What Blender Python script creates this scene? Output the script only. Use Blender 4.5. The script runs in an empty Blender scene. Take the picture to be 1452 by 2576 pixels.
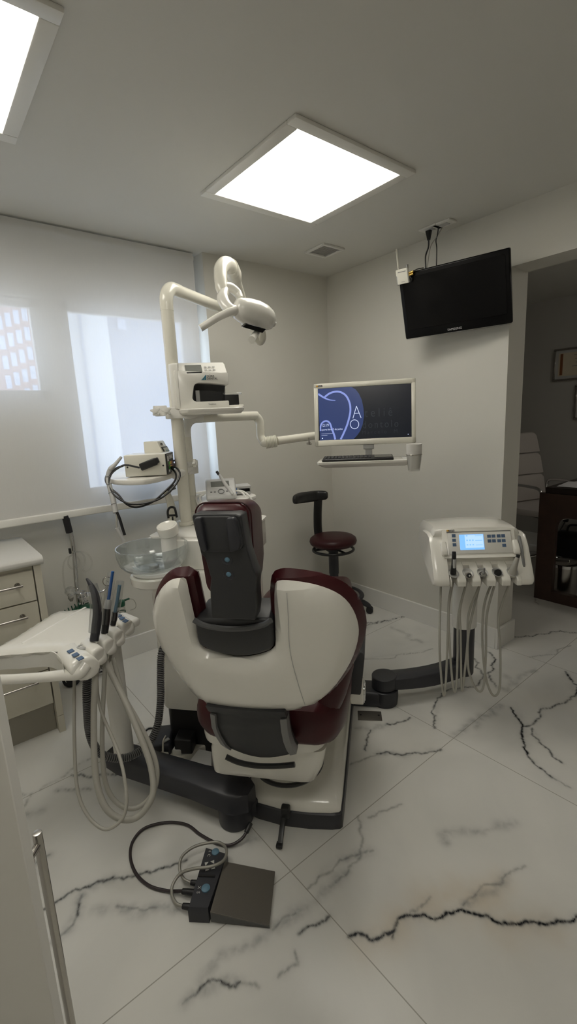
import bpy, bmesh, math, random
import numpy as np
from mathutils import Vector, Matrix, Euler
random.seed(7)
PI = math.pi
COL = bpy.context.scene.collection
WM = {}                      # object name -> matrix of the frame its mesh is written in

# ---------------------------------------------------------------- materials
def mat(name, col, rough=0.5, metal=0.0, coat=0.0, var=0.03, bump=0.0, scale=60.0, spec=0.5):
    m = bpy.data.materials.new(name); m.use_nodes = True
    nt = m.node_tree; b = nt.nodes['Principled BSDF']
    b.inputs['Roughness'].default_value = rough
    b.inputs['Metallic'].default_value = metal
    b.inputs['Coat Weight'].default_value = coat
    b.inputs['Coat Roughness'].default_value = 0.08
    b.inputs['Specular IOR Level'].default_value = spec
    tc = nt.nodes.new('ShaderNodeTexCoord')
    nz = nt.nodes.new('ShaderNodeTexNoise'); nz.inputs['Scale'].default_value = scale
    nz.inputs['Detail'].default_value = 3
    nt.links.new(tc.outputs['Object'], nz.inputs['Vector'])
    mx = nt.nodes.new('ShaderNodeMix'); mx.data_type = 'RGBA'
    c = Vector(col)
    mx.inputs[6].default_value = (*(c * (1 - var)), 1); mx.inputs[7].default_value = (*(c * (1 + var)), 1)
    nt.links.new(nz.outputs['Fac'], mx.inputs[0])
    nt.links.new(mx.outputs[2], b.inputs['Base Color'])
    if bump > 0:
        bp = nt.nodes.new('ShaderNodeBump'); bp.inputs['Strength'].default_value = bump
        bp.inputs['Distance'].default_value = 0.002
        nt.links.new(nz.outputs['Fac'], bp.inputs['Height']); nt.links.new(bp.outputs['Normal'], b.inputs['Normal'])
    return m

def emit(name, col, strength):
    m = bpy.data.materials.new(name); m.use_nodes = True
    nt = m.node_tree; b = nt.nodes['Principled BSDF']
    b.inputs['Base Color'].default_value = (*[c * .3 for c in col], 1)
    b.inputs['Roughness'].default_value = .25
    b.inputs['Emission Color'].default_value = (*col, 1)
    b.inputs['Emission Strength'].default_value = strength
    return m

def clear(name, tint=(1, 1, 1), gloss=0.12, rough=0.05, milky=0.0, milkcol=(.8, .85, .9)):
    m = bpy.data.materials.new(name); m.use_nodes = True
    nt = m.node_tree
    for n in list(nt.nodes):
        if n.type != 'OUTPUT_MATERIAL': nt.nodes.remove(n)
    out = [n for n in nt.nodes if n.type == 'OUTPUT_MATERIAL'][0]
    tr = nt.nodes.new('ShaderNodeBsdfTransparent'); tr.inputs['Color'].default_value = (*tint, 1)
    gl = nt.nodes.new('ShaderNodeBsdfGlossy'); gl.inputs['Roughness'].default_value = rough
    lw = nt.nodes.new('ShaderNodeLayerWeight'); lw.inputs['Blend'].default_value = .35
    ma = nt.nodes.new('ShaderNodeMath'); ma.operation = 'MULTIPLY_ADD'
    ma.inputs[1].default_value = .6; ma.inputs[2].default_value = gloss * .3
    nt.links.new(lw.outputs['Facing'], ma.inputs[0])
    mi = nt.nodes.new('ShaderNodeMixShader')
    nt.links.new(ma.outputs[0], mi.inputs[0]); nt.links.new(gl.outputs[0], mi.inputs[2])
    if milky > 0:
        df = nt.nodes.new('ShaderNodeBsdfDiffuse'); df.inputs['Color'].default_value = (*milkcol, 1)
        m2 = nt.nodes.new('ShaderNodeMixShader'); m2.inputs[0].default_value = milky
        nt.links.new(tr.outputs[0], m2.inputs[1]); nt.links.new(df.outputs[0], m2.inputs[2])
        nt.links.new(m2.outputs[0], mi.inputs[1])
    else:
        nt.links.new(tr.outputs[0], mi.inputs[1])
    nt.links.new(mi.outputs[0], out.inputs['Surface'])
    return m

M = {}
M['wall'] = mat('wall paint', (.66, .645, .595), .75, var=.015, bump=.05, scale=250)
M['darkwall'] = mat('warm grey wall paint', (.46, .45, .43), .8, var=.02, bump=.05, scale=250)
M['ceil'] = mat('ceiling paint', (.66, .65, .61), .9, var=.012, bump=.04, scale=200)
M['trim'] = mat('white trim paint', (.78, .77, .74), .35, var=.01)
M['white'] = mat('glossy white plastic', (.80, .785, .73), .22, coat=.5, var=.01)
M['cream'] = mat('cream white enamel', (.79, .77, .68), .25, coat=.4, var=.01)
M['satin'] = mat('satin white plastic', (.78, .77, .73), .4, var=.015)
M['grey'] = mat('light grey plastic', (.50, .50, .49), .4, var=.02)
M['midgrey'] = mat('mid grey plastic', (.20, .20, .20), .4, var=.03)
M['dark'] = mat('dark grey plastic', (.026, .027, .030), .42, var=.06, bump=.04, scale=600)
M['dark2'] = mat('charcoal enamel', (.028, .029, .036), .38, var=.05)
M['edge'] = mat('grey moulded edge', (.085, .087, .09), .35, var=.04)
M['black'] = mat('black plastic', (.012, .012, .013), .35, var=.1)
M['rubber'] = mat('black rubber', (.010, .010, .012), .5, var=.1)
M['screen'] = mat('black glass screen', (.0025, .0025, .003), .16, var=.05, spec=.22)
M['tvblack'] = mat('black television plastic', (.0035, .0035, .004), .3, spec=.2, var=.05)
M['maroon'] = mat('maroon leatherette', (.052, .0065, .0095), .36, coat=.08, spec=.35, var=.08, bump=.12, scale=500)
M['maroon2'] = mat('dark maroon leatherette', (.036, .0055, .0075), .42, coat=.05, spec=.3, var=.08, bump=.12, scale=500)
M['chrome'] = mat('chrome', (.75, .75, .76), .08, metal=1, var=.02)
M['steel'] = mat('brushed steel', (.46, .44, .41), .20, metal=1, var=.06, scale=300)
M['darksteel'] = mat('bronzed steel plate', (.20, .185, .165), .42, metal=.75, var=.08, scale=400)
M['hose'] = mat('grey silicone hose', (.37, .36, .32), .4, var=.03)
M['hosedark'] = mat('dark grey ribbed hose', (.15, .15, .15), .45, var=.05)
M['hosew'] = mat('white silicone hose', (.72, .71, .68), .4, var=.03)
M['cable'] = mat('black cable', (.012, .012, .014), .4, var=.1)
M['brownc'] = mat('brown black cable', (.035, .026, .028), .35, var=.1)
M['greyc'] = mat('grey braided cable', (.30, .29, .26), .35, metal=.3, var=.06)
M['cab'] = mat('cream cabinet laminate', (.62, .59, .50), .4, var=.02)
M['counter'] = mat('pale stone worktop', (.66, .65, .62), .4, var=.05, scale=180)
M['plinth'] = mat('grey beige plinth', (.35, .33, .28), .5, var=.03)
M['wood'] = mat('dark brown wood veneer', (.050, .026, .018), .4, var=.35, scale=14)
M['woodtop'] = mat('dark desk top', (.022, .014, .011), .35, var=.3, scale=14)
M['leather'] = mat('pale grey leather', (.58, .54, .51), .5, var=.04, bump=.1, scale=300)
M['green'] = mat('green enamel', (.010, .075, .040), .3, var=.05)
M['blue'] = mat('blue plastic', (.01, .10, .35), .3, var=.05)
M['bluebtn'] = mat('pale blue rubber button', (.10, .20, .28), .5, var=.06)
M['keyblue'] = mat('blue membrane key', (.09, .15, .26), .4, var=.05)
M['orange'] = mat('amber badge', (.62, .34, .05), .4, var=.04)
M['red'] = mat('red plastic', (.35, .03, .02), .35, var=.05)
M['gold'] = mat('brass connector', (.65, .45, .14), .25, metal=1, var=.05)
M['paper'] = mat('white paper', (.78, .78, .80), .7, var=.02)
M['cup'] = mat('white paper cup', (.80, .79, .76), .5, var=.02)
M['ink'] = mat('black ink', (.02, .02, .02), .6, var=.1)
M['greyink'] = mat('grey ink', (.25, .25, .25), .6, var=.1)
M['whiteink'] = mat('white ink', (.80, .80, .80), .5, var=.02)
M['teal'] = mat('teal ink', (.01, .16, .24), .5, var=.05)
M['lcd'] = mat('grey lcd', (.16, .165, .15), .25, var=.05)
M['yellow'] = mat('yellow marking', (.75, .60, .10), .5, var=.05)
M['ledgreen'] = mat('green marking', (.10, .50, .08), .5, var=.05)
M['dial'] = mat('dial face', (.62, .63, .58), .5, var=.03)
M['tan'] = mat('tan parchment', (.62, .55, .42), .7, var=.06, scale=30)
M['rust'] = mat('rust print', (.22, .08, .03), .7, var=.2, scale=120)
M['glass'] = clear('clear glass', (.97, .985, .98), .12, .03)
M['bowlglass'] = clear('frosted edge glass', (.90, .93, .935), .25, .12, milky=.14, milkcol=(.60, .64, .66))
M['sleeve'] = clear('clear plastic sleeve', (.93, .94, .95), .25, .12)
M['acryl'] = clear('clear acrylic', (.975, .975, .97), .1, .08)

# ---------------------------------------------------------------- geometry helpers
def cr(pts, n=8, closed=False):
    """Catmull-Rom resampling of a list of points"""
    P = [Vector(p) for p in pts]
    if len(P) < 3 and not closed: return P
    out = []
    N = len(P)
    rng = range(N) if closed else range(N - 1)
    for i in rng:
        if closed: p0, p1, p2, p3 = P[i - 1], P[i], P[(i + 1) % N], P[(i + 2) % N]
        else:
            p1, p2 = P[i], P[i + 1]
            p0 = P[i - 1] if i > 0 else p1 * 2 - p2
            p3 = P[i + 2] if i + 2 < N else p2 * 2 - p1
        # centripetal-ish: scale tangents
        for k in range(n):
            t = k / n
            out.append(0.5 * ((2 * p1) + (p2 - p0) * t + (2 * p0 - 5 * p1 + 4 * p2 - p3) * t * t + (3 * p1 - p0 - 3 * p2 + p3) * t ** 3))
    if not closed: out.append(P[-1])
    return out

class B:
    def __init__(s): s.bm = bmesh.new()
    def add(s, tmp):
        me = bpy.data.meshes.new('tmp'); tmp.to_mesh(me); tmp.free(); s.bm.from_mesh(me); bpy.data.meshes.remove(me); return s
    def box(s, c, size, rz=0.0, bev=0.0, seg=3, rot=None):
        t = bmesh.new(); bmesh.ops.create_cube(t, size=1)
        bmesh.ops.scale(t, vec=Vector(size), verts=t.verts)
        if bev > 0: bmesh.ops.bevel(t, geom=list(t.edges), offset=bev, segments=seg, profile=.5, affect='EDGES', clamp_overlap=True)
        R = rot.to_4x4() if rot is not None else Matrix.Rotation(rz, 4, 'Z')
        bmesh.ops.transform(t, matrix=Matrix.Translation(Vector(c)) @ R, verts=t.verts)
        return s.add(t)
    def box2(s, lo, hi, bev=0.0, seg=3):
        lo, hi = Vector(lo), Vector(hi); return s.box((lo + hi) / 2, hi - lo, 0, bev, seg)
    def prism(s, pts, vec, bev=0.0, seg=3):
        t = bmesh.new(); vs = [t.verts.new(Vector(p)) for p in pts]; f = t.faces.new(vs)
        r = bmesh.ops.extrude_face_region(t, geom=[f])
        bmesh.ops.translate(t, vec=Vector(vec), verts=[e for e in r['geom'] if isinstance(e, bmesh.types.BMVert)])
        bmesh.ops.recalc_face_normals(t, faces=t.faces)
        if bev > 0:
            ed = [e for e in t.edges if len(e.link_faces) == 2 and e.calc_face_angle(0) > .45]
            bmesh.ops.bevel(t, geom=ed, offset=bev, segments=seg, profile=.5, affect='EDGES', clamp_overlap=True)
        return s.add(t)
    def poly(s, pts):
        s.bm.faces.new([s.bm.verts.new(Vector(p)) for p in pts]); return s
    def loft(s, rings, cap=True, closed=True):
        """rings: lists of equal length of points"""
        vs = [[s.bm.verts.new(Vector(p)) for p in r] for r in rings]
        n = len(vs[0])
        for a, b in zip(vs, vs[1:]):
            for i in range(n if closed else n - 1):
                j = (i + 1) % n
                s.bm.faces.new((a[i], a[j], b[j], b[i]))
        if cap:
            s.bm.faces.new(list(reversed(vs[0]))); s.bm.faces.new(vs[-1])
        return s
    def tube(s, pts, r, seg=10, n=6, flat=None, closed=False):
        P = cr(pts, n, closed) if n else [Vector(p) for p in pts]
        k = len(P)
        if isinstance(r, (list, tuple)):
            rr = [r[min(int(i / max(n, 1)), len(r) - 1)] + (r[min(int(i / max(n, 1)) + 1, len(r) - 1)] - r[min(int(i / max(n, 1)), len(r) - 1)]) * ((i / max(n, 1)) % 1) for i in range(k)]
        else: rr = [r] * k
        T = []
        for i in range(k):
            a = P[i - 1] if (i > 0 or closed) else P[i]; b = P[(i + 1) % k] if (i < k - 1 or closed) else P[i]
            d = b - a; T.append(d.normalized() if d.length > 1e-9 else Vector((0, 0, 1)))
        up = Vector((0, 0, 1)) if abs(T[0].z) < .9 else Vector((1, 0, 0))
        nrm = (up - T[0] * up.dot(T[0])).normalized()
        rings = []
        for i in range(k):
            nrm = (nrm - T[i] * nrm.dot(T[i])).normalized()
            bi = T[i].cross(nrm)
            fl = flat or 1.0
            rings.append([P[i] + (nrm * math.cos(2 * PI * j / seg) + bi * math.sin(2 * PI * j / seg) * fl) * rr[i] for j in range(seg)])
        if closed: rings.append(rings[0]); 
        return s.loft(rings, cap=not closed)
    def cyl(s, p0, p1, r0, r1=None, seg=28, bev=0.0):
        p0, p1 = Vector(p0), Vector(p1); r1 = r0 if r1 is None else r1
        L = (p1 - p0).length
        if bev > 0:
            k = 4; prof = [(0.0, 0.0)] + [(r0 - bev + bev * math.sin(PI / 2 * i / k), bev - bev * math.cos(PI / 2 * i / k)) for i in range(k + 1)]
            prof += [(r1 - bev + bev * math.cos(PI / 2 * i / k), L - bev + bev * math.sin(PI / 2 * i / k)) for i in range(k + 1)] + [(0.0, L)]
        else: prof = [(0, 0), (r0, 0), (r1, L), (0, L)]
        return s.lathe(prof, p0, p1 - p0, seg)
    def lathe(s, prof, c, axis=(0, 0, 1), seg=36, sx=1.0, sy=1.0, rz=0.0):
        q = Vector((0, 0, 1)).rotation_difference(Vector(axis).normalized()).to_matrix()
        c = Vector(c); rot = Matrix.Rotation(rz, 3, 'Z')
        rings = []
        for r, z in prof:
            if r < 1e-6: rings.append([s.bm.verts.new(c + q @ Vector((0, 0, z)))])
            else: rings.append([s.bm.verts.new(c + q @ (rot @ Vector((r * sx * math.cos(2 * PI * j / seg), r * sy * math.sin(2 * PI * j / seg), z)))) for j in range(seg)])
        for a, b in zip(rings, rings[1:]):
            for j in range(seg):
                k = (j + 1) % seg
                if len(a) == 1 and len(b) == 1: continue
                if len(a) == 1: s.bm.faces.new((a[0], b[k], b[j]))
                elif len(b) == 1: s.bm.faces.new((a[j], a[k], b[0]))
                else: s.bm.faces.new((a[j], a[k], b[k], b[j]))
        return s
    def sphere(s, c, r, sc=(1, 1, 1), rot=None, seg=28):
        t = bmesh.new(); bmesh.ops.create_uvsphere(t, u_segments=seg, v_segments=seg // 2, radius=r)
        R = rot.to_4x4() if rot is not None else Matrix.Identity(4)
        bmesh.ops.transform(t, matrix=Matrix.Translation(Vector(c)) @ R @ Matrix.Diagonal((*sc, 1)), verts=t.verts)
        return s.add(t)
    def torus(s, c, R, r, axis=(0, 0, 1), seg=48, ms=12, flat=1.0):
        q = Vector((0, 0, 1)).rotation_difference(Vector(axis).normalized()).to_matrix(); c = Vector(c)
        rings = []
        for i in range(seg):
            a = 2 * PI * i / seg
            rings.append([c + q @ Vector(((R + r * math.cos(2 * PI * j / ms)) * math.cos(a), (R + r * math.cos(2 * PI * j / ms)) * math.sin(a), r * flat * math.sin(2 * PI * j / ms))) for j in range(ms)])
        rings.append(rings[0]); return s.loft(rings, cap=False)
    def text(s, body, o, x, y, size, ext=0.0006, align='LEFT', spacing=1.0, squash=1.0):
        """lettering in the plane spanned by x (reading direction) and y (up), o = start of the base line"""
        cu = bpy.data.curves.new('tmptext', 'FONT'); cu.body = body; cu.size = size; cu.extrude = ext
        cu.align_x = align; cu.space_character = spacing; cu.resolution_u = 3
        ob = bpy.data.objects.new('tmptext', cu); COL.objects.link(ob)
        dg = bpy.context.evaluated_depsgraph_get(); me = bpy.data.meshes.new_from_object(ob.evaluated_get(dg))
        bpy.data.objects.remove(ob); bpy.data.curves.remove(cu)
        x = Vector(x).normalized(); y = Vector(y).normalized(); z = x.cross(y)
        mt = Matrix((( x.x * squash, y.x, z.x, o[0]), (x.y * squash, y.y, z.y, o[1]), (x.z * squash, y.z, z.z, o[2]), (0, 0, 0, 1)))
        me.transform(mt); s.bm.from_mesh(me); bpy.data.meshes.remove(me); return s

def dist_to_poly(px, py, P):
    best = 1e9; n = len(P)
    for i in range(n):
        ax, ay = P[i]; bx, by = P[(i + 1) % n]
        dx, dy = bx - ax, by - ay; L = dx * dx + dy * dy
        t = 0 if L == 0 else max(0, min(1, ((px - ax) * dx + (py - ay) * dy) / L))
        d = (px - ax - t * dx) ** 2 + (py - ay - t * dy) ** 2
        if d < best: best = d
    return math.sqrt(best)

def pillow(outline, toW, hf, hb, er, res, bs=None):
    """a padded plate: 2-D outline, front height hf and back height hb, edge radius er; toW(u, s, d) places it"""
    P = [(p[0], p[1]) for p in outline]
    t = bmesh.new(); f = t.faces.new([t.verts.new((x, y, 0)) for x, y in P])
    t.normal_update()
    for k in (.04, .10, .16, .2, .25):
        inner = [q for q in t.faces if len(q.verts) > 4] if len(t.faces) > 1 else list(t.faces)
        bmesh.ops.inset_region(t, faces=inner, thickness=er * k, use_even_offset=True)
    xs = [p[0] for p in P]; ys = [p[1] for p in P]
    for lo, hi, ax in ((min(xs), max(xs), 0), (min(ys), max(ys), 1)):
        n = max(2, int((hi - lo) / res))
        for i in range(1, n):
            co = lo + (hi - lo) * i / n
            bmesh.ops.bisect_plane(t, geom=list(t.verts) + list(t.edges) + list(t.faces), plane_co=(co, 0, 0) if ax == 0 else (0, co, 0), plane_no=(1, 0, 0) if ax == 0 else (0, 1, 0))
    bs = bs or B(); out = bs.bm
    top = {}; bot = {}
    for v in t.verts:
        d = 0 if v.is_boundary else dist_to_poly(v.co.x, v.co.y, P)
        k = min(d / er, 1); h = math.sqrt(max(0, 1 - (1 - k) ** 2))
        top[v] = out.verts.new(Vector(toW(v.co.x, v.co.y, hf * h)))
        bot[v] = top[v] if v.is_boundary else out.verts.new(Vector(toW(v.co.x, v.co.y, -hb * h)))
    for q in t.faces:
        try: out.faces.new([top[v] for v in q.verts])
        except ValueError: pass
        try: out.faces.new([bot[v] for v in reversed(q.verts)])
        except ValueError: pass
    t.free(); return bs

def offset(P, d):
    n = len(P); out = []
    area = sum(P[i][0] * P[(i + 1) % n][1] - P[(i + 1) % n][0] * P[i][1] for i in range(n))
    sg = 1 if area > 0 else -1
    for i in range(n):
        a, b, c = Vector(P[i - 1][:2]), Vector(P[i][:2]), Vector(P[(i + 1) % n][:2])
        t = (c - a).normalized(); nrm = Vector((t.y, -t.x)) * sg
        out.append((b.x + nrm.x * d, b.y + nrm.y * d))
    return out

# ---------------------------------------------------------------- objects
def mk(name, b, material, angle=38):
    me = bpy.data.meshes.new(name)
    bm = b.bm
    bmesh.ops.recalc_face_normals(bm, faces=bm.faces)
    bm.to_mesh(me); bm.free()
    me.shade_smooth(); me.set_sharp_from_angle(angle=math.radians(angle))
    if material: me.materials.append(material)
    o = bpy.data.objects.new(name, me); COL.objects.link(o); return o

def struct(name, b, material, parent=None):
    o = mk(name, b, material); o['kind'] = 'structure' if parent is None else o.get('kind', 'structure')
    if parent: o.parent = parent
    WM[o.name] = Matrix.Identity(4); return o

def thing(name, label, cat, loc=(0, 0, 0), rz=0.0, group=None):
    o = bpy.data.objects.new(name, None); COL.objects.link(o); o.empty_display_size = .05
    o.location = loc; o.rotation_euler = (0, 0, rz); o['label'] = label; o['category'] = cat
    if group: o['group'] = group
    WM[o.name] = Matrix.Translation(Vector(loc)) @ Matrix.Rotation(rz, 4, 'Z'); return o

def part(name, b, material, parent, local=False, label=None, angle=38):
    """mesh coordinates are in the room's frame unless local, then in the frame of its thing"""
    w = WM[parent.name]
    if not local: bmesh.ops.transform(b.bm, matrix=w.inverted(), verts=b.bm.verts)
    o = mk(name, b, material, angle); o.parent = parent; WM[o.name] = w
    if label: o['label'] = label
    return o

def solo(name, b, material, label, cat, group=None):
    """a thing that is one mesh: its origin goes to the middle of its base"""
    vs = [v.co for v in b.bm.verts]
    c = Vector(((min(v.x for v in vs) + max(v.x for v in vs)) / 2, (min(v.y for v in vs) + max(v.y for v in vs)) / 2, min(v.z for v in vs)))
    bmesh.ops.translate(b.bm, vec=-c, verts=b.bm.verts)
    o = mk(name, b, material); o.location = c; o['label'] = label; o['category'] = cat
    if group: o['group'] = group
    WM[o.name] = Matrix.Translation(c); return o

def arc(c, r, a0, a1, n, x, y):
    c, x, y = Vector(c), Vector(x), Vector(y)
    return [c + x * r * math.cos(a0 + (a1 - a0) * i / n) + y * r * math.sin(a0 + (a1 - a0) * i / n) for i in range(n + 1)]

def rrect(w, h, r, n=5, cx=0, cy=0):
    out = []
    for sx, sy, a in ((1, 1, 0), (-1, 1, 90), (-1, -1, 180), (1, -1, 270)):
        for i in range(n + 1):
            t = math.radians(a + 90 * i / n)
            out.append((cx + sx * (w / 2 - r) + r * math.cos(t), cy + sy * (h / 2 - r) + r * math.sin(t)))
    return out

def star_knob(b, c, axis, R=.022, th=.016):
    """five-lobed clamping knob"""
    q = Vector((0, 0, 1)).rotation_difference(Vector(axis).normalized()).to_matrix(); c = Vector(c)
    prof = []
    for i in range(60):
        a = 2 * PI * i / 60; r = R * (.78 + .22 * math.cos(5 * a)); prof.append((r * math.cos(a), r * math.sin(a)))
    b.prism([c + q @ Vector((x, y, -th / 2)) for x, y in prof], q @ Vector((0, 0, th)), bev=.0025, seg=2)
    b.cyl(c + q @ Vector((0, 0, th / 2)), c + q @ Vector((0, 0, th / 2 + .004)), R * .4)
    return b

# ================================================================ THE ROOM
H = 2.5
# ---- floor: marble slabs, one mesh; the veins are an attribute of the slab pattern
def build_floor():
    def axis(lo, f0, f1, g1, hi, f, g, c):
        a = list(np.arange(lo, f0, c)) + list(np.arange(f0, f1, f)) + list(np.arange(f1, g1, g)) + list(np.arange(g1, hi + 1e-6, c))
        return np.array(a + [hi])
    xs = axis(-3.65, -2.75, -.5, 1.0, 2.6, .0034, .012, .1)
    ys = axis(-4.3, -2.5, -.9, .1, .26, .0034, .012, .1)
    nx, ny = len(xs), len(ys)
    dark = np.zeros((nx, ny)); smoke = np.zeros((nx, ny)); ochre = np.zeros((nx, ny))
    rng = np.random.default_rng(3)
    def rough(P, amp, lev=4):
        P = [np.array(p[:2]) for p in P]
        for l in range(lev):
            Q = [P[0]]
            for a, b in zip(P, P[1:]):
                d = b - a; n = np.array([-d[1], d[0]])
                Q += [(a + b) / 2 + n * rng.normal() * amp, b]
            P = Q
        return P
    def stroke(P, w, s, field, amp=.10, lev=3, vary=.35):
        P = rough(P, amp, lev); R = w * 3.2
        n = len(P)
        for i, (a, b) in enumerate(zip(P, P[1:])):
            sv = s * (1 - vary + 2 * vary * rng.random()); wv = w * (1 - .4 + .8 * rng.random())
            i0, i1 = np.searchsorted(xs, min(a[0], b[0]) - R), np.searchsorted(xs, max(a[0], b[0]) + R)
            j0, j1 = np.searchsorted(ys, min(a[1], b[1]) - R), np.searchsorted(ys, max(a[1], b[1]) + R)
            if i1 <= i0 or j1 <= j0: continue
            X, Y = np.meshgrid(xs[i0:i1], ys[j0:j1], indexing='ij')
            d = b - a; L = d @ d + 1e-12
            t = np.clip(((X - a[0]) * d[0] + (Y - a[1]) * d[1]) / L, 0, 1)
            D2 = (X - a[0] - t * d[0]) ** 2 + (Y - a[1] - t * d[1]) ** 2
            field[i0:i1, j0:j1] = np.maximum(field[i0:i1, j0:j1], sv * np.exp(-D2 / wv ** 2))
    bold = [[(-1.8906,-1.9638,0.0),(-1.8521,-1.9958,0.0),(-1.8298,-2.0225,0.0),(-1.8015,-2.0328,0.0),(-1.7804,-2.0381,0.0)],[(-1.7501,-2.0255,0.0),(-1.7134,-2.0422,0.0),(-1.6851,-2.0654,0.0),(-1.6423,-2.1068,0.0),(-1.5857,-2.1328,0.0),(-1.5658,-2.1675,0.0),(-1.5436,-2.2,0.0),(-1.5366,-2.2273,0.0)],[(-1.5366,-2.2273,0.0),(-1.4937,-2.2663,0.0),(-1.4487,-2.3041,0.0),(-1.3948,-2.3438,0.0),(-1.3445,-2.3689,0.0),(-1.2512,-2.4077,0.0)],[(-0.3966,-0.6667,0.0),(-0.2374,-0.6607,0.0),(-0.1001,-0.6991,0.0),(0.0058,-0.7287,0.0)],[(-0.5211,-1.7639,0.0),(-0.5871,-1.8356,0.0),(-0.6362,-1.8729,0.0),(-0.7166,-1.9146,0.0),(-0.7943,-1.9677,0.0)],[(0.0172,-1.8105,0.0),(-0.0749,-1.8812,0.0),(-0.184,-1.9358,0.0)],[(-0.2552,-1.5342,0.0),(-0.1651,-1.4933,0.0),(-0.0756,-1.4073,0.0)]]
    mid = [[(-1.7804,-2.0381,0.0),(-1.7501,-2.0255,0.0)],[(-1.7804,-2.0381,0.0),(-1.8013,-2.0473,0.0)],[(-0.9298,-1.6009,0.0),(-0.8464,-1.5508,0.0),(-0.7407,-1.4863,0.0),(-0.6706,-1.477,0.0)],[(-0.6786,-1.4822,0.0),(-0.5661,-1.4969,0.0),(-0.4859,-1.5459,0.0),(-0.3327,-1.5208,0.0),(-0.2552,-1.5342,0.0)],[(-0.7943,-1.9677,0.0),(-0.83,-2.0174,-0.0),(-0.8511,-2.0906,0.0)],[(-0.6245,-1.8675,0.0),(-0.5689,-1.8944,0.0),(-0.4983,-1.8969,0.0),(-0.4212,-1.869,0.0),(-0.361,-1.9022,0.0),(-0.2215,-1.9254,0.0),(-0.184,-1.9358,0.0)],[(-0.6022,-1.9044,0.0),(-0.6778,-1.9688,0.0),(-0.6989,-2.0207,0.0),(-0.738,-2.0853,0.0)],[(-0.2963,-1.5255,0.0),(-0.4,-1.6273,0.0)],[(-0.3327,-1.5208,0.0),(-0.2944,-1.4497,0.0),(-0.2059,-1.3865,0.0)],[(-1.2614,-1.5315,0.0),(-1.2181,-1.5535,0.0),(-1.1894,-1.6096,0.0),(-1.1243,-1.6483,0.0),(-1.0356,-1.7032,0.0)],[(-1.2832,-1.485,-0.0),(-1.2289,-1.4429,0.0),(-1.1603,-1.4078,0.0)],[(-1.0681,-1.4312,0.0),(-1.0222,-1.4568,0.0),(-0.9507,-1.4757,0.0)],[(0.1719,-1.4004,0.0),(0.2555,-1.4541,0.0),(0.3097,-1.4953,0.0),(0.3664,-1.5096,0.0),(0.5191,-1.5885,0.0),(0.57,-1.6815,0.0),(0.6577,-1.8182,0.0)],[(-0.3225,-0.5999,0.0),(-0.2631,-0.6252,0.0),(-0.1693,-0.6798,0.0)],[(-1.9954,-1.8636,0.0),(-1.9536,-1.8705,0.0),(-1.9315,-1.8822,0.0),(-1.8925,-1.8854,0.0)]]
    mid += [[(-2.5488,-1.2868,0.0),(-2.5102,-1.287,0.0),(-2.4729,-1.2849,0.0),(-2.4159,-1.3083,0.0),(-2.3783,-1.3139,0.0),(-2.3447,-1.3341,0.0),(-2.3005,-1.3637,0.0)],[(-2.3005,-1.3637,0.0),(-2.2427,-1.3957,0.0),(-2.2035,-1.406,0.0),(-2.1334,-1.4332,0.0)],[(-2.3794,-1.3175,0.0),(-2.3487,-1.3259,0.0)],[(-2.4595,-1.34,0.0),(-2.4727,-1.3778,0.0)],[(-2.3258,-0.7368,0.0),(-2.2809,-0.7886,0.0),(-2.2233,-0.825,0.0),(-2.1548,-0.8824,0.0)],[(-2.2894,-1.7982,0.0),(-2.226,-1.817,0.0),(-2.1897,-1.8514,0.0)],[(-1.9812,-0.6538,0.0),(-1.9184,-0.6803,0.0),(-1.8706,-0.7871,0.0)]]
    thin = [[(-1.5633,-1.699,0.0),(-1.5877,-1.7316,0.0),(-1.6398,-1.7866,0.0),(-1.6856,-1.8188,0.0),(-1.7527,-1.8277,0.0),(-1.8073,-1.8256,0.0)],[(-0.8511,-2.0906,0.0),(-0.8541,-2.1598,0.0)],[(-1.3978,-1.4999,0.0),(-1.3473,-1.5128,-0.0),(-1.2663,-1.5357,0.0)],[(-1.4255,-2.1708,0.0),(-1.3786,-2.1672,0.0),(-1.3072,-2.1929,-0.0)],[(-1.5687,-2.1293,0.0),(-1.5125,-2.1373,0.0),(-1.4255,-2.1708,0.0)],[(-1.8874,-1.7818,0.0),(-1.8329,-1.7756,0.0),(-1.7418,-1.7791,0.0)],[(-1.7418,-1.7791,0.0),(-1.6998,-1.7962,0.0),(-1.6332,-1.8295,0.0)],[(-2.1061,-1.9088,0.0),(-2.0659,-1.912,0.0),(-2.0479,-1.9212,0.0),(-2.0318,-1.8886,0.0)],[(-1.5418,-1.7306,0.0),(-1.4865,-1.7429,0.0),(-1.4026,-1.7734,0.0)],[(-0.6922,-0.9334,0.0),(-0.4718,-1.0583,0.0),(-0.2817,-1.1513,0.0)],[(0.0368,-1.6043,0.0),(0.1294,-1.6595,0.0),(0.3514,-1.7132,0.0)],[(-1.7086,-2.0386,0.0),(-1.661,-2.0483,0.0),(-1.6213,-2.0502,0.0)],[(0.9711,-1.2332,0.0),(0.8653,-1.3018,0.0)]]
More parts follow.
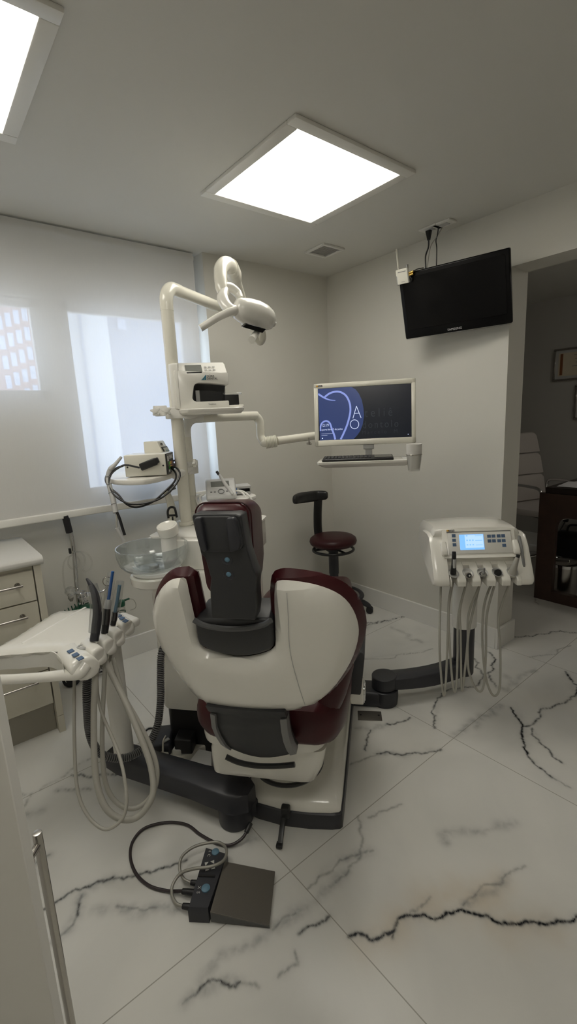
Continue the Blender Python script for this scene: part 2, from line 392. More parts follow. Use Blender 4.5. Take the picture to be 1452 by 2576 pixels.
    thin += [[(-2.5612,-0.6779,0.0),(-2.4908,-0.7271,0.0),(-2.4284,-0.7244,0.0),(-2.3635,-0.7216,0.0),(-2.3059,-0.6927,-0.0),(-2.2327,-0.6821,0.0)],[(-2.5466,-1.4085,0.0),(-2.5082,-1.4013,0.0),(-2.4727,-1.3778,0.0)],[(-2.4595,-1.34,0.0),(-2.4444,-1.3188,0.0)],[(-2.3712,-1.43,0.0),(-2.3392,-1.4663,0.0),(-2.2802,-1.5156,0.0)],[(-2.5346,-1.0932,0.0),(-2.4916,-1.09,0.0)],[(-2.541,-0.8055,0.0),(-2.4865,-0.7453,0.0)],[(-2.3282,-1.7935,0.0),(-2.2894,-1.7982,0.0)],[(-2.1897,-1.8514,0.0),(-2.1591,-1.893,0.0)],[(-2.0451,-1.8055,0.0),(-1.9657,-1.8137,0.0)],[(-2.4023,-0.7851,0.0),(-2.2886,-0.8732,-0.0)]]
    soft = [[(-2.0336,-1.8155,0.0),(-1.9883,-1.8172,0.0),(-1.91,-1.8217,0.0)],[(-1.7418,-1.7791,0.0),(-1.7009,-1.7972,0.0),(-1.6414,-1.8274,0.0)],[(-1.8963,-1.8254,0.0),(-1.8073,-1.8256,0.0),(-1.7527,-1.8277,0.0)],[(-0.2182,-0.775,0.0),(-0.2197,-0.8646,0.0),(-0.2792,-0.977,0.0),(-0.2582,-1.0583,0.0)],[(-1.5687,-2.1293,0.0),(-1.5125,-2.1373,0.0),(-1.4255,-2.1708,0.0),(-1.3786,-2.1672,0.0)],[(-1.4247,-1.9778,0.0),(-1.397,-1.9478,0.0),(-1.336,-1.991,0.0),(-1.2826,-2.0386,0.0),(-1.1694,-2.0938,0.0)],[(-0.4,-1.6273,0.0),(-0.3981,-1.6823,0.0),(-0.284,-1.6825,0.0),(-0.066,-1.6848,0.0)],[(-0.7906,-1.7298,0.0),(-0.6628,-1.7219,0.0),(-0.5412,-1.7216,0.0)],[(-0.2517,-1.5982,0.0),(-0.3226,-1.7007,0.0)],[(-1.199,-1.3515,0.0),(-1.1603,-1.4078,0.0),(-1.0705,-1.4332,0.0)],[(-1.268,-1.5254,-0.0),(-1.2034,-1.5759,0.0),(-1.159,-1.6304,0.0)],[(-0.925,-1.6847,0.0),(-0.8455,-1.6992,0.0),(-0.7348,-1.6983,0.0)]]
    soft += [[(-2.3232,-1.795,0.0),(-2.2894,-1.7982,0.0),(-2.226,-1.817,0.0),(-2.1897,-1.8514,0.0)],[(-2.2678,-1.7808,0.0),(-2.2163,-1.7682,0.0),(-2.1288,-1.7902,0.0),(-2.0463,-1.7971,0.0),(-1.9523,-1.8094,0.0)],[(-2.5466,-1.4085,0.0),(-2.5082,-1.4013,0.0),(-2.4727,-1.3778,0.0),(-2.4595,-1.34,0.0),(-2.4444,-1.3188,0.0)],[(-2.4399,-1.3903,0.0),(-2.3712,-1.43,0.0),(-2.3392,-1.4663,0.0),(-2.2802,-1.5156,0.0),(-2.2244,-1.571,0.0)],[(-2.5346,-1.0932,0.0),(-2.4916,-1.09,0.0)],[(-2.3944,-0.785,0.0),(-2.3016,-0.8614,0.0)],[(-2.5609,-0.8636,-0.0),(-2.5243,-0.8334,0.0),(-2.4706,-0.8555,0.0)],[(-2.4159,-1.3083,0.0),(-2.3783,-1.3139,0.0),(-2.3447,-1.3341,0.0)],[(-2.0121,-1.4891,0.0),(-1.9399,-1.5101,0.0),(-1.8974,-1.5257,0.0)],[(-2.0165,-0.7419,0.0),(-1.9973,-0.8163,0.0),(-1.9873,-0.8621,0.0)]]
    warm = [[(-1.8726,-2.0063,0.0),(-1.8212,-2.0228,0.0),(-1.7728,-2.0284,0.0),(-1.7501,-2.0255,0.0)],[(-1.5978,-2.1198,0.0),(-1.5391,-2.139,0.0),(-1.4255,-2.1708,0.0)],[(-1.542,-2.23,0.0),(-1.5036,-2.2709,0.0),(-1.4457,-2.3141,0.0)],[(-1.661,-2.0483,0.0),(-1.5986,-2.0785,0.0),(-1.5406,-2.1126,0.0)]]
    for L in bold: stroke(L, .0046, 1.0, dark, .10, 4, .25); stroke(L, .018, .16, smoke, .06, 2)
    for L in mid: stroke(L, .0042, .72, dark, .10, 4, .3); stroke(L, .014, .15, smoke, .06, 2)
    for L in thin: stroke(L, .0040, .34, dark, .09, 3, .3); stroke(L, .012, .10, smoke, .06, 2)
    for L in soft: stroke(L, .015, .34, smoke, .10, 3, .5)
    for L in warm: stroke(L, .05, .5, ochre, .1, 2, .4)
    me = bpy.data.meshes.new('floor')
    X, Y = np.meshgrid(xs, ys, indexing='ij')
    co = np.stack([X, Y, np.zeros_like(X)], -1).reshape(-1, 3)
    idx = np.arange(nx * ny).reshape(nx, ny)
    q = np.stack([idx[:-1, :-1], idx[1:, :-1], idx[1:, 1:], idx[:-1, 1:]], -1).reshape(-1, 4)
    me.vertices.add(len(co)); me.vertices.foreach_set('co', co.astype(np.float32).ravel())
    me.loops.add(q.size); me.loops.foreach_set('vertex_index', q.astype(np.int32).ravel())
    me.polygons.add(len(q)); me.polygons.foreach_set('loop_start', np.arange(0, q.size, 4, dtype=np.int32))
    me.update(calc_edges=True)
    for nm, fd in (('vein', dark), ('smoke', smoke), ('ochre', ochre)):
        at = me.attributes.new(nm, 'FLOAT', 'POINT'); at.data.foreach_set('value', fd.astype(np.float32).ravel())
    m = bpy.data.materials.new('white marble slabs'); m.use_nodes = True; nt = m.node_tree; b = nt.nodes['Principled BSDF']
    N = nt.nodes.new; Lk = nt.links.new
    tc = N('ShaderNodeTexCoord'); sep = N('ShaderNodeSeparateXYZ'); Lk(tc.outputs['Object'], sep.inputs[0])
    def math_(op, a, bb=None, c=None):
        n = N('ShaderNodeMath'); n.operation = op
        for i, v in enumerate((a, bb, c)):
            if v is None: continue
            if isinstance(v, (int, float)): n.inputs[i].default_value = v
            else: Lk(v, n.inputs[i])
        return n.outputs[0]
    def mix(f, a, c):
        n = N('ShaderNodeMix'); n.data_type = 'RGBA'; Lk(f, n.inputs[0])
        for i, v in ((6, a), (7, c)):
            if isinstance(v, tuple): n.inputs[i].default_value = (*v, 1)
            else: Lk(v, n.inputs[i])
        return n.outputs[2]
    def attr(nm):
        n = N('ShaderNodeAttribute'); n.attribute_name = nm; return n.outputs['Fac']
    def noise(scale, det=4, dist=0.0):
        n = N('ShaderNodeTexNoise'); n.inputs['Scale'].default_value = scale; n.inputs['Detail'].default_value = det; n.inputs['Distortion'].default_value = dist
        Lk(tc.outputs['Object'], n.inputs['Vector']); return n.outputs['Fac']
    cloud = N('ShaderNodeMapRange'); cloud.inputs['From Min'].default_value = .42; cloud.inputs['From Max'].default_value = .72
    Lk(noise(1.6, 6, 1.2), cloud.inputs['Value'])
    base = mix(cloud.outputs[0], (.72, .71, .675), (.63, .625, .60))
    fine = math_('MULTIPLY', noise(38, 5, .6), 1.7)
    sm = math_('MULTIPLY', math_('MULTIPLY', attr('smoke'), fine), .95)
    base = mix(math_('MULTIPLY', attr('ochre'), math_('MULTIPLY', noise(9, 4), .9)), base, (.58, .44, .26))
    base = mix(math_('MINIMUM', sm, 1), base, (.17, .18, .19))
    vn = math_('MINIMUM', math_('MULTIPLY', attr('vein'), math_('ADD', math_('MULTIPLY', noise(70, 3), .7), .66)), 1)
    base = mix(vn, base, (.012, .014, .018))
    def seam(o, ofs):
        f = math_('FRACT', math_('DIVIDE', math_('ADD', o, ofs), .964))
        d = math_('ABSOLUTE', math_('SUBTRACT', f, .5))
        return math_('GREATER_THAN', d, .5 - .0017)
    sm2 = math_('MAXIMUM', seam(sep.outputs[0], 1.892), seam(sep.outputs[1], 1.700))
    base = mix(math_('MULTIPLY', sm2, .75), base, (.28, .265, .23))
    Lk(base, b.inputs['Base Color']); b.inputs['Roughness'].default_value = .27
    b.inputs['Specular IOR Level'].default_value = .4
    me.materials.append(m)
    o = bpy.data.objects.new('floor', me); COL.objects.link(o); o['kind'] = 'structure'
build_floor()

# ---- ceiling, walls
struct('ceiling', B().box2((-3.65, -4.3, H), (2.6, .3, H + .12)), M['ceil'])
WX = -1.055          # right edge of the window recess
w = B()
def cells(b, xs, zs, y0, y1, holes):
    for i in range(len(xs) - 1):
        for j in range(len(zs) - 1):
            if (i, j) not in holes: b.box2((xs[i], y0, zs[j]), (xs[i + 1], y1, zs[j + 1]))
cells(w, [-3.65, -2.70, -1.985, -1.885, -1.10, WX], [0, 1.07, 1.64, 2.16, H], .13, .27, {(1, 2), (3, 1), (3, 2)})
w.box2((WX, 0, 0), (.20, .27, H))
struct('wall_left', w, M['wall'])
w = B().box2((0, -1.417, 0), (.19, 0, H)); w.box2((0, -4.3, 2.205), (.19, -1.417, H))
struct('wall_right', w, M['wall'])
struct('wall_back', B().box2((-3.77, -4.42, 0), (2.72, -4.3, H)), M['wall'])
struct('wall_rear', B().box2((-3.77, -4.3, 0), (-3.65, .27, H)), M['wall'])
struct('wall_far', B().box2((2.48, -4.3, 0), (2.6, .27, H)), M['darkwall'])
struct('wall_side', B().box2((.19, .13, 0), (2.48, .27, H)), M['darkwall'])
bh = .135
def board(b, lo, hi):
    b.box2(lo, (hi[0], hi[1], bh), bev=.003, seg=1)
b = B(); board(b, (-2.25, .115, 0), (WX, .13, 0)); board(b, (WX, -.015, 0), (0, 0, 0))
struct('baseboard_left', b, M['trim'])
b = B(); board(b, (-.015, -1.417, 0), (0, -.015, 0)); board(b, (-.015, -1.435, 0), (.205, -1.417, 0))
struct('baseboard_right', b, M['trim'])
b = B(); board(b, (2.465, -4.3, 0), (2.48, .13, 0)); struct('baseboard_far', b, M['trim'])

# ---- the two window lights in the recess behind the blind
def window(name, x0, x1, z0, z1, bars=()):
    f = B()
    for lo, hi in (((x0, z0), (x0 + .045, z1)), ((x1 - .045, z0), (x1, z1)), ((x0, z0), (x1, z0 + .045)), ((x0, z1 - .045), (x1, z1))):
        f.box2((lo[0], .18, lo[1]), (hi[0], .23, hi[1]), bev=.004, seg=1)
    for bx in bars: f.box2((bx - .02, .185, z0 + .045), (bx + .02, .225, z1 - .045), bev=.003, seg=1)
    o = struct(name, f, M['trim'])
    g = mk('pane', B().box2((x0 + .04, .2, z0 + .04), (x1 - .04, .206, z1 - .04)), M['glass']); g.parent = o
    return o
window('window_1', -2.70, -1.985, 1.64, 2.16)
window('window_2', -1.885, -1.10, 1.07, 2.16)

# ---- roller blind
def blind_material():
    m = bpy.data.materials.new('roller blind mesh fabric'); m.use_nodes = True; nt = m.node_tree
    for n in list(nt.nodes):
        if n.type != 'OUTPUT_MATERIAL': nt.nodes.remove(n)
    out = [n for n in nt.nodes if n.type == 'OUTPUT_MATERIAL'][0]
    N = nt.nodes.new
    tc = N('ShaderNodeTexCoord'); wv = N('ShaderNodeTexNoise'); wv.inputs['Scale'].default_value = 160
    mp = N('ShaderNodeMapping'); mp.inputs['Scale'].default_value = (1, 1, .08); nt.links.new(tc.outputs['Object'], mp.inputs[0]); nt.links.new(mp.outputs[0], wv.inputs['Vector'])
    df = N('ShaderNodeBsdfDiffuse'); tl = N('ShaderNodeBsdfTranslucent'); tr = N('ShaderNodeBsdfTransparent')
    df.inputs['Color'].default_value = (.74, .73, .71, 1); tl.inputs['Color'].default_value = (.86, .86, .86, 1)
    tr.inputs['Color'].default_value = (.97, .97, .98, 1)
    a = N('ShaderNodeMixShader'); a.inputs[0].default_value = .13
    nt.links.new(df.outputs[0], a.inputs[1]); nt.links.new(tl.outputs[0], a.inputs[2])
    c = N('ShaderNodeMixShader')
    mr = N('ShaderNodeMapRange'); mr.inputs['To Min'].default_value = .085; mr.inputs['To Max'].default_value = .12; nt.links.new(wv.outputs['Fac'], mr.inputs['Value'])
    nt.links.new(mr.outputs[0], c.inputs[0]); nt.links.new(a.outputs[0], c.inputs[1]); nt.links.new(tr.outputs[0], c.inputs[2])
    nt.links.new(c.outputs[0], out.inputs['Surface']); return m
t = thing('roller_blind', 'translucent white roller blind lowered over the window, daylight showing through', 'blind', (-2.37, .03, .985))
b = B()
for i in range(20):
    x0 = -3.62 + i * .12575; b.poly([(x0, .03, 1.02), (x0 + .12575, .03, 1.02), (x0 + .12575, .03, 2.49), (x0, .03, 2.49)])
bmesh.ops.remove_doubles(b.bm, verts=b.bm.verts, dist=1e-5)
part('fabric', b, blind_material(), t)
part('bottom_bar', B().box2((-3.62, .017, .983), (-1.10, .043, 1.024), bev=.006), M['satin'], t)
part('roller', B().cyl((-3.62, .05, 2.465), (-1.10, .05, 2.465), .018), M['satin'], t)

# ---- ceiling fittings
def panel_lamp(cx, cy, label):
    t = thing('ceiling_light', label, 'ceiling light', (cx, cy, H), 0, 'square ceiling lights')
    s = .342; f = B()
    for x0, y0, x1, y1 in ((-s, -s, s, -s + .05), (-s, s - .05, s, s), (-s, -s + .05, -s + .05, s - .05), (s - .05, -s + .05, s, s - .05)):
        f.box2((cx + x0, cy + y0, H - .016), (cx + x1, cy + y1, H), bev=.004, seg=2)
    part('frame', f, M['satin'], t)
    part('diffuser', B().box2((cx - .293, cy - .293, H - .008), (cx + .293, cy + .293, H - .002)), M['lamp'], t)
M['lamp'] = emit('lit diffuser', (1, .955, .85), 7.2)
panel_lamp(-1.087, -1.005, 'square lit ceiling panel over the dental chair, wholly in view')
panel_lamp(-2.515, -.99, 'square lit ceiling panel cut off at the top left corner')
panel_lamp(-2.515, -2.62, 'square lit ceiling panel behind the photographer on the cabinet side')
t = thing('ceiling_vent', 'small square white ventilation grille in the ceiling near the corner', 'vent', (-0.4173,-0.4211,2.5))
vx, vy = (-0.4173,-0.4211)
f = B(); s = .09
for x0, y0, x1, y1 in ((-s, -s, s, -s + .018), (-s, s - .018, s, s), (-s, -s + .018, -s + .018, s - .018), (s - .018, -s + .018, s, s - .018)):
    f.box2((vx + x0, vy + y0, H - .012), (vx + x1, vy + y1, H), bev=.002, seg=1)
part('frame', f, M['satin'], t)
f = B()
for i in range(12):
    y = vy - .066 + i * .012; f.box((vx, y, H - .005), (.145, .008, .002), rot=Matrix.Rotation(.5, 3, 'X'))
part('grille', f, M['grey'], t)

# ---- outside: houses seen through the blind
def outside_mat(name, c, win, sx, sz, lo, hi):
    m = mat(name, c, .8, var=.05, scale=2)
    return m
M['brick'] = mat('pink brick facade', (.62, .44, .41), .9, var=.15, scale=3)
M['facade'] = mat('white rendered facade', (.85, .85, .84), .9, var=.04, scale=1)
M['facgrey'] = mat('blue grey facade', (.52, .56, .64), .9, var=.06, scale=.6)
M['winpane'] = mat('pale window glass', (.72, .78, .90), .2, var=.03)
t = thing('apartment_tower', 'pink brick tower with rows of small windows seen through the left window light', 'building', (-.2, 10, -8))
part('facade', B().box2((-.93, 9, -8), (.45, 12, 16)), M['brick'], t)
for k in range(7):
    z = 2.0 + k * .40
    for i in range(4):
        part('window', B().box2((-.82 + i * .165, 8.97, z + .07 * i), (-.82 + i * .165 + .105, 9.02, z + .27 + .07 * i)), M['winpane'], t)
t = thing('white_building', 'white rendered building seen through the right window light', 'building', (.8, 9.5, -8))
part('facade', B().box2((.22, 8.5, -8), (1.31, 8.94, 18)), M['facade'], t)
part('downpipe', B().cyl((.70, 8.46, -8), (.70, 8.46, 18), .028), M['facgrey'], t)
t = thing('grey_building', 'blue grey building filling the right of the right window light', 'building', (6, 12, -8))
part('facade', B().box2((1.9, 11, -8), (12, 15, 20)), M['facgrey'], t)
for i in range(2): part('window', B().box2((2.45, 10.95, 4.55 - i * .36), (2.68, 11.02, 4.82 - i * .36)), M['winpane'], t)

# ================================================================ DENTAL CHAIR (own frame: u right, v forward, z up)
CH = math.atan2(.646, .763)
chair = thing('dental_chair', 'maroon upholstered dental chair with glossy white back shell, seen from behind', 'dental chair', (-1.81,-1.527,0.0), CH)
# frame axes: local x = forward (v), local y = left (-u)
def c3(u, v, z): return Vector((v, -u, z))
def cp(name, b, m, **k): return part(name, b, m, chair, local=True, **k)
def backv(z): return -.2 - (z - .6) * .27
shell2 = [(-0.1264,1.0597),(-0.1421,1.0619),(-0.164,1.0574),(-0.1855,1.0458),(-0.2095,1.0245),(-0.2337,0.9947),(-0.2525,0.9643),(-0.2671,0.9304),(-0.2748,0.8959),(-0.2733,0.855),(-0.2617,0.8076),(-0.2425,0.756),(-0.2213,0.7096),(-0.1982,0.6688),(-0.173,0.6354),(-0.1349,0.6117),(-0.0731,0.6025),(0.0101,0.6037),(0.092,0.6116),(0.1627,0.6283),(0.2031,0.6515),(0.236,0.6862),(0.266,0.7286),(0.293,0.7782),(0.3101,0.8251),(0.3189,0.8699),(0.319,0.9021),(0.3125,0.9385),(0.2984,0.9762),(0.277,1.0068),(0.2492,1.0291),(0.2171,1.0452),(0.1804,1.0554),(0.1473,1.061),(0.126,1.0605),(0.1166,1.0526),(0.1092,1.0178),(0.1043,0.9665),(0.1,0.9131),(0.0968,0.8689),(0.0915,0.8505),(0.0759,0.8359),(0.0485,0.8233),(0.0138,0.8136),(-0.0204,0.8103),(-0.0539,0.8141),(-0.0914,0.8237),(-0.1146,0.8318),(-0.1259,0.8453),(-0.1267,0.8914),(-0.1264,0.9579),(-0.1262,1.0163)]
def bendW(u, z, d):
    return c3(u, backv(z) + .42 * u * u + .5 * max(0, abs(u) - .22) ** 1.5 + d, z)
def dense(P, n=3):
    out = []
    for q in cr([(p[0], p[1], 0) for p in P], n, True): out.append((q.x, q.y))
    return out
sh = dense(shell2, 2)
cp('back_shell', pillow(sh, bendW, .012, .035, .05, .022), M['white'])
# seam of the shell on the right
b = B(); b.tube([bendW(u, z, -.0362) for u, z in [(0.1501,1.0387),(0.1467,0.968),(0.1411,0.8878),(0.1433,0.8146),(0.154,0.7259),(0.1651,0.6577)]], .0009, seg=6)
cp('shell_seam', b, M['grey'])
# upholstery in front of the shell, its rolled edge shows all round
uph = offset(sh, .020)
cp('back_cushion', pillow(uph, lambda u, z, d: bendW(u, z, d + .042), .035, .030, .035, .022), M['maroon'])
# headrest carrier in the notch
block = [(-0.1206,0.9391),(-0.1261,0.8743),(-0.1253,0.8483),(-0.0909,0.8267),(-0.0534,0.8171),(-0.0199,0.8132),(0.0143,0.8171),(0.0488,0.8262),(0.0786,0.8395),(0.0924,0.8545),(0.0964,0.913),(0.0968,0.9478)]
b = B(); rings = []
zt = max(p[1] for p in block)
pts0 = [c3(u, backv(z) - .012, z) for u, z in block]
b.prism(pts0, Vector((.115, 0, .02)), bev=.012, seg=3)
cp('headrest_carrier', b, M['dark'])
b = B(); b.tube([bendW(u, z, -.02) for u, z in [(-0.1206,0.9391),(-0.097,0.9252),(-0.0603,0.918),(-0.0135,0.9162),(0.0337,0.9221),(0.0762,0.9336),(0.0968,0.9478)]], .008, seg=8)
cp('carrier_rim', b, M['edge'])
# headrest bracket: dark plate with two grips and two screws
def HV(p): return p
plate = [(-0.064,-0.375,1.2424),(-0.0591,-0.375,1.2493),(0.0465,-0.375,1.2482),(0.0591,-0.375,1.2433),(0.0617,-0.375,1.2031),(0.0656,-0.375,1.1583),(0.0744,-0.375,1.1171),(0.0829,-0.375,1.088),(0.0781,-0.375,1.0583),(0.0765,-0.375,1.007),(0.0691,-0.375,0.9698),(-0.0471,-0.375,0.9699),(-0.0441,-0.375,1.0164),(-0.0407,-0.375,1.0557),(-0.0347,-0.375,1.0816),(-0.0437,-0.375,1.1367),(-0.0534,-0.375,1.1472),(-0.0545,-0.375,1.1598),(-0.0603,-0.375,1.2034)]
b = B(); b.prism([c3(u, -.375 - (z - 1.1) * .10, z) for u, v, z in plate], Vector((.055, 0, 0)), bev=.006, seg=3)
cp('headrest_bracket', b, M['dark'])
b = B()
inner = [(-0.0555,-0.382,1.2357),(-0.0505,-0.382,1.245),(0.0259,-0.382,1.2443),(0.0481,-0.382,1.2417),(0.0548,-0.382,1.2329),(0.0595,-0.382,1.1725),(0.0556,-0.382,1.1635),(0.0337,-0.382,1.156),(-0.029,-0.382,1.1536),(-0.0436,-0.382,1.1556),(-0.0472,-0.382,1.1639)]
b.prism([c3(u, -.385 - (z - 1.1) * .10, z) for u, v, z in inner], Vector((.02, 0, 0)), bev=.004, seg=2)
cp('bracket_panel', b, M['dark'])
for L in [[(-0.0515,-0.39,1.2354),(-0.0464,-0.39,1.2454),(-0.034,-0.39,1.2453),(-0.0315,-0.39,1.2272),(-0.0313,-0.39,1.1908),(-0.0276,-0.39,1.16),(-0.0362,-0.39,1.1579),(-0.0456,-0.39,1.1703)],[(0.0255,-0.39,1.2309),(0.0314,-0.39,1.2443),(0.0475,-0.39,1.2442),(0.052,-0.39,1.2347),(0.056,-0.39,1.1767),(0.0498,-0.39,1.1633),(0.0364,-0.39,1.1584),(0.029,-0.39,1.1583),(0.0273,-0.39,1.1908)]]:
    b = B(); b.prism([c3(u, -.397 - (z - 1.1) * .10, z) for u, v, z in L], Vector((.02, 0, 0)), bev=.005, seg=3)
    cp('grip', b, M['dark2'])
for p in [(0.0131,-0.4,1.1334),(0.0127,-0.38,1.0944)]:
    u, v, z = p
    b = B(); b.torus(c3(u, -.372 - (z - 1.1) * .1, z), .012, .004, (1, 0, 0), seg=24, ms=8); cp('screw_cup', b, M['dark2'])
    b = B(); b.sphere(c3(u, -.372 - (z - 1.1) * .1, z), .0075, seg=16); cp('screw', b, M['bluebtn'], label='pale blue round screw')
# headrest pad, wedge shaped, in front of the plate
zt, zb = 1.262, 1.035
def padring(v, k):
    return None
pb = B(); rings = []
prof = [(-.345, .0, 1.030, 1.250), (-.335, .004, 1.026, 1.258), (-.315, .007, 1.022, 1.263), (-.27, .008, 1.024, 1.263), (-.225, .008, 1.035, 1.256), (-.185, .003, 1.062, 1.242), (-.160, -.012, 1.10, 1.22), (-.150, -.03, 1.13, 1.195)]
UL, UR = -0.0726, 0.0527
def taper(x, z): return x * (1 - max(0, 1.215 - z) * 1.35) if x < 0 else x
UC = (UL + UR) / 2; UW = (UR - UL) / 2
for v, g, z0, z1 in prof:
    w = UW + g
    rings.append([c3(UC + taper(x, (z0 + z1) / 2 + y), v, (z0 + z1) / 2 + y) for x, y in rrect(2 * w, z1 - z0, min(.03, w * .6), 5)])
pb.loft(rings)
cp('headrest_pad', pb, M['maroon'])
b = B(); b.tube([c3(UC + taper(x, 1.143 + y), -.318, 1.143 + y) for x, y in rrect(2 * UW + .022, .242, .03, 5)], .0022, seg=6, n=0, closed=True)
cp('pad_piping', b, M['maroon2'])
# lower back cover (dark lumbar flap) with lighter side strips
lum = [(-0.1316,-0.205,0.6426),(-0.0479,-0.205,0.6437),(0.0338,-0.205,0.6442),(0.0989,-0.205,0.6431),(0.1074,-0.205,0.6346),(0.1086,-0.205,0.6184)]
lo = [(-0.1166,-0.175,0.4223),(-0.0631,-0.175,0.4051),(-0.0092,-0.175,0.4035),(0.0445,-0.175,0.4091),(0.087,-0.175,0.4171),(0.1124,-0.175,0.4256)]
b = B(); rings = []
NU = 9
def lerp(a, c, t): return a + (c - a) * t
sideL = [(-0.1337,-0.2,0.6393),(-0.1321,-0.2,0.6142),(-0.1279,-0.2,0.6005),(-0.1324,-0.2,0.5461),(-0.1287,-0.2,0.5062),(-0.1184,-0.2,0.4665),(-0.1067,-0.2,0.4431)]
sideR = [(0.1052,-0.2,0.6387),(0.1075,-0.2,0.6149),(0.1039,-0.2,0.6021),(0.1026,-0.2,0.5551),(0.104,-0.2,0.5106),(0.1098,-0.2,0.4717),(0.1167,-0.2,0.4451)]
for i in range(7):
    l, r = sideL[i], sideR[i]; t = i / 6
    vv = -.250 + .080 * t
    row_b, row_f = [], []
    for k in range(NU):
        s = k / (NU - 1); u = lerp(l[0], r[0], s); z = lerp(l[2], r[2], s) - .018 * math.sin(PI * s) * t
        bulge = -.012 * math.sin(PI * min(1, max(0, s))) * (.4 + .6 * t)
        row_b.append(c3(u, vv + bulge, z)); row_f.append(c3(u, vv + .045, z))
    rings.append(row_b + row_f[::-1])
b.loft(rings); cp('lumbar_cover', b, M['dark'], angle=50)
for L in (sideL[2:], sideR[2:]):
    sg = 1 if L is not sideL[2:] and L[0][0] > 0 else -1
    b = B(); rg = []
    for i, (u, v, z) in enumerate(L):
        t = (i + 2) / 6; vv = -.253 + .080 * t
        w = .016
        rg.append([c3(u - sg * w, vv - .012, z), c3(u + sg * .002, vv - .004, z), c3(u + sg * .002, vv + .03, z), c3(u - sg * w, vv + .03, z)])
    b.loft(rg); cp('side_strip', b, M['midgrey'], angle=50)
b = B(); b.tube([c3(u, -.178, z - .010) for u, v, z in [(-0.1111,-0.185,0.4231),(-0.0708,-0.185,0.4076),(-0.0174,-0.185,0.4014),(0.0359,-0.185,0.4047),(0.0782,-0.185,0.4115),(0.1118,-0.185,0.4186)]], .0085, seg=8)
cp('cover_lip', b, M['black'])
# seat: maroon cushion with the hip roll, white pan below
b = B(); rings = []
for v, hw, z0, z1 in ((-.115, .18, .44, .52), (-.105, .215, .425, .545), (-.07, .245, .405, .565), (0, .262, .385, .575), (.15, .270, .39, .575), (.5, .262, .41, .57), (.9, .245, .43, .56), (1.18, .215, .44, .55), (1.23, .17, .46, .53)):
    rings.append([c3(x, v, (z0 + z1) / 2 + y) for x, y in rrect(2 * hw, z1 - z0, (z1 - z0) * .42, 6)])
b.loft(rings); cp('seat_cushion', b, M['maroon'])
# hip bolsters that run from the back cushion down to the seat
for sg in (1, -1):
    b = B()
    b.tube([c3(sg * .262, -.01, .76), c3(sg * .245, -.01, .67), c3(sg * .212, -.02, .58), c3(sg * .175, -.03, .50), c3(sg * .13, -.01, .44)], [.03, .048, .056, .055, .035], seg=16, n=5)
    cp('hip_bolster', b, M['maroon'])
b = B()
rings = []
for z, hw, v0, v1 in ((.375, .20, -.075, 1.1), (.388, .214, -.098, 1.12), (.405, .216, -.10, 1.12), (.43, .218, -.10, 1.12)):
    rings.append([c3(-.02 + x, (v0 + v1) / 2 + y, z) for x, y in rrect(2 * hw, v1 - v0, .07, 6)])
b.loft(rings); cp('seat_pan', b, M['white'])
b = B(); rings = []
for z, uL, uR, v0 in ((.232, -.205, .135, -.05), (.245, -.217, .155, -.062), (.30, -.217, .180, -.07), (.345, -.214, .190, -.075), (.376, -.205, .195, -.075)):
    rings.append([c3((uL + uR) / 2 + x, v0 + .375 + y, z) for x, y in rrect(uR - uL, .75, .035, 5)])
b.loft(rings); cp('seat_carrier', b, M['white'])
b = B(); b.cyl(c3(.0, .22, .10), c3(.0, .22, .236), .12, .12, 40); cp('lift_column', b, M['white'])
b = B(); b.torus(c3(.035, .075, .212), .125, .008, seg=48, ms=8); cp('column_ring', b, M['black'])
# base: dark plinth and white domed cover
def base_ring(inset, z, uL=-.135):
    P = [(uL + inset, .95), (uL + inset, .12), (uL + inset, .035 + inset), (-.08 + inset, .012 + inset), (.02, inset - .006), (.12, inset - .006), (.20 - inset, inset + .002), (.228 - inset, inset + .010), (.235 - inset, .018 + inset), (.237 - inset, .10), (.237 - inset, .95 - inset)]
    return [c3(u, v, z) for u, v in P]
b = B(); b.loft([base_ring(0, 0), base_ring(-.002, .004), base_ring(-.002, .062), base_ring(.002, .066)]); cp('base_plinth', b, M['dark2'])
b = B(); b.loft([base_ring(.004, .066), base_ring(.004, .074), base_ring(.008, .088), base_ring(.018, .100), base_ring(.034, .108), base_ring(.06, .112)]); cp('base_cover', b, M['white'], angle=60)
# release lever at the rear of the base
b = B(); b.box([-1.8026,-1.5666,0.075] if False else c3(.035, -.016, .075), (.03, .032, .04), bev=.006); b.box(c3(.028, -.062, .036), (.085, .018, .008), rot=Matrix.Rotation(-.55, 3, 'Y'), bev=.002); b.box(c3(.026, -.098, .014), (.022, .022, .012), bev=.003)
cp('release_lever', b, M['black'])
# armrest on the right
b = B(); P = [(0.3019,0.3,0.5707),(0.3142,0.3,0.5628),(0.3171,0.3,0.5459),(0.3004,0.3,0.3886),(0.2955,0.3,0.3848),(0.2477,0.3,0.3851),(0.2431,0.3,0.3936),(0.2445,0.3,0.4554),(0.2728,0.3,0.5178)]
b.prism([c3(u, .25, z) for u, v, z in P], Vector((.26, 0, .02)), bev=.008, seg=3); cp('armrest', b, M['dark'])
b = B(); c = c3(.293, .30, .375); b.cyl(c + Vector((0, .035, 0)), c + Vector((0, -.017, 0)), .052, seg=40, bev=.006); b.box(c3(.25, .30, .38), (.06, .07, .07), bev=.01)
cp('armrest_joint', b, M['white'])
b = B(); b.cyl(c + Vector((0, -.017, 0)), c + Vector((0, -.021, 0)), .044, seg=40, bev=.001); b.torus(c + Vector((0, -.021, 0)), .034, .003, (0, 1, 0), seg=36, ms=8)
cp('joint_ring', b, M['chrome'])

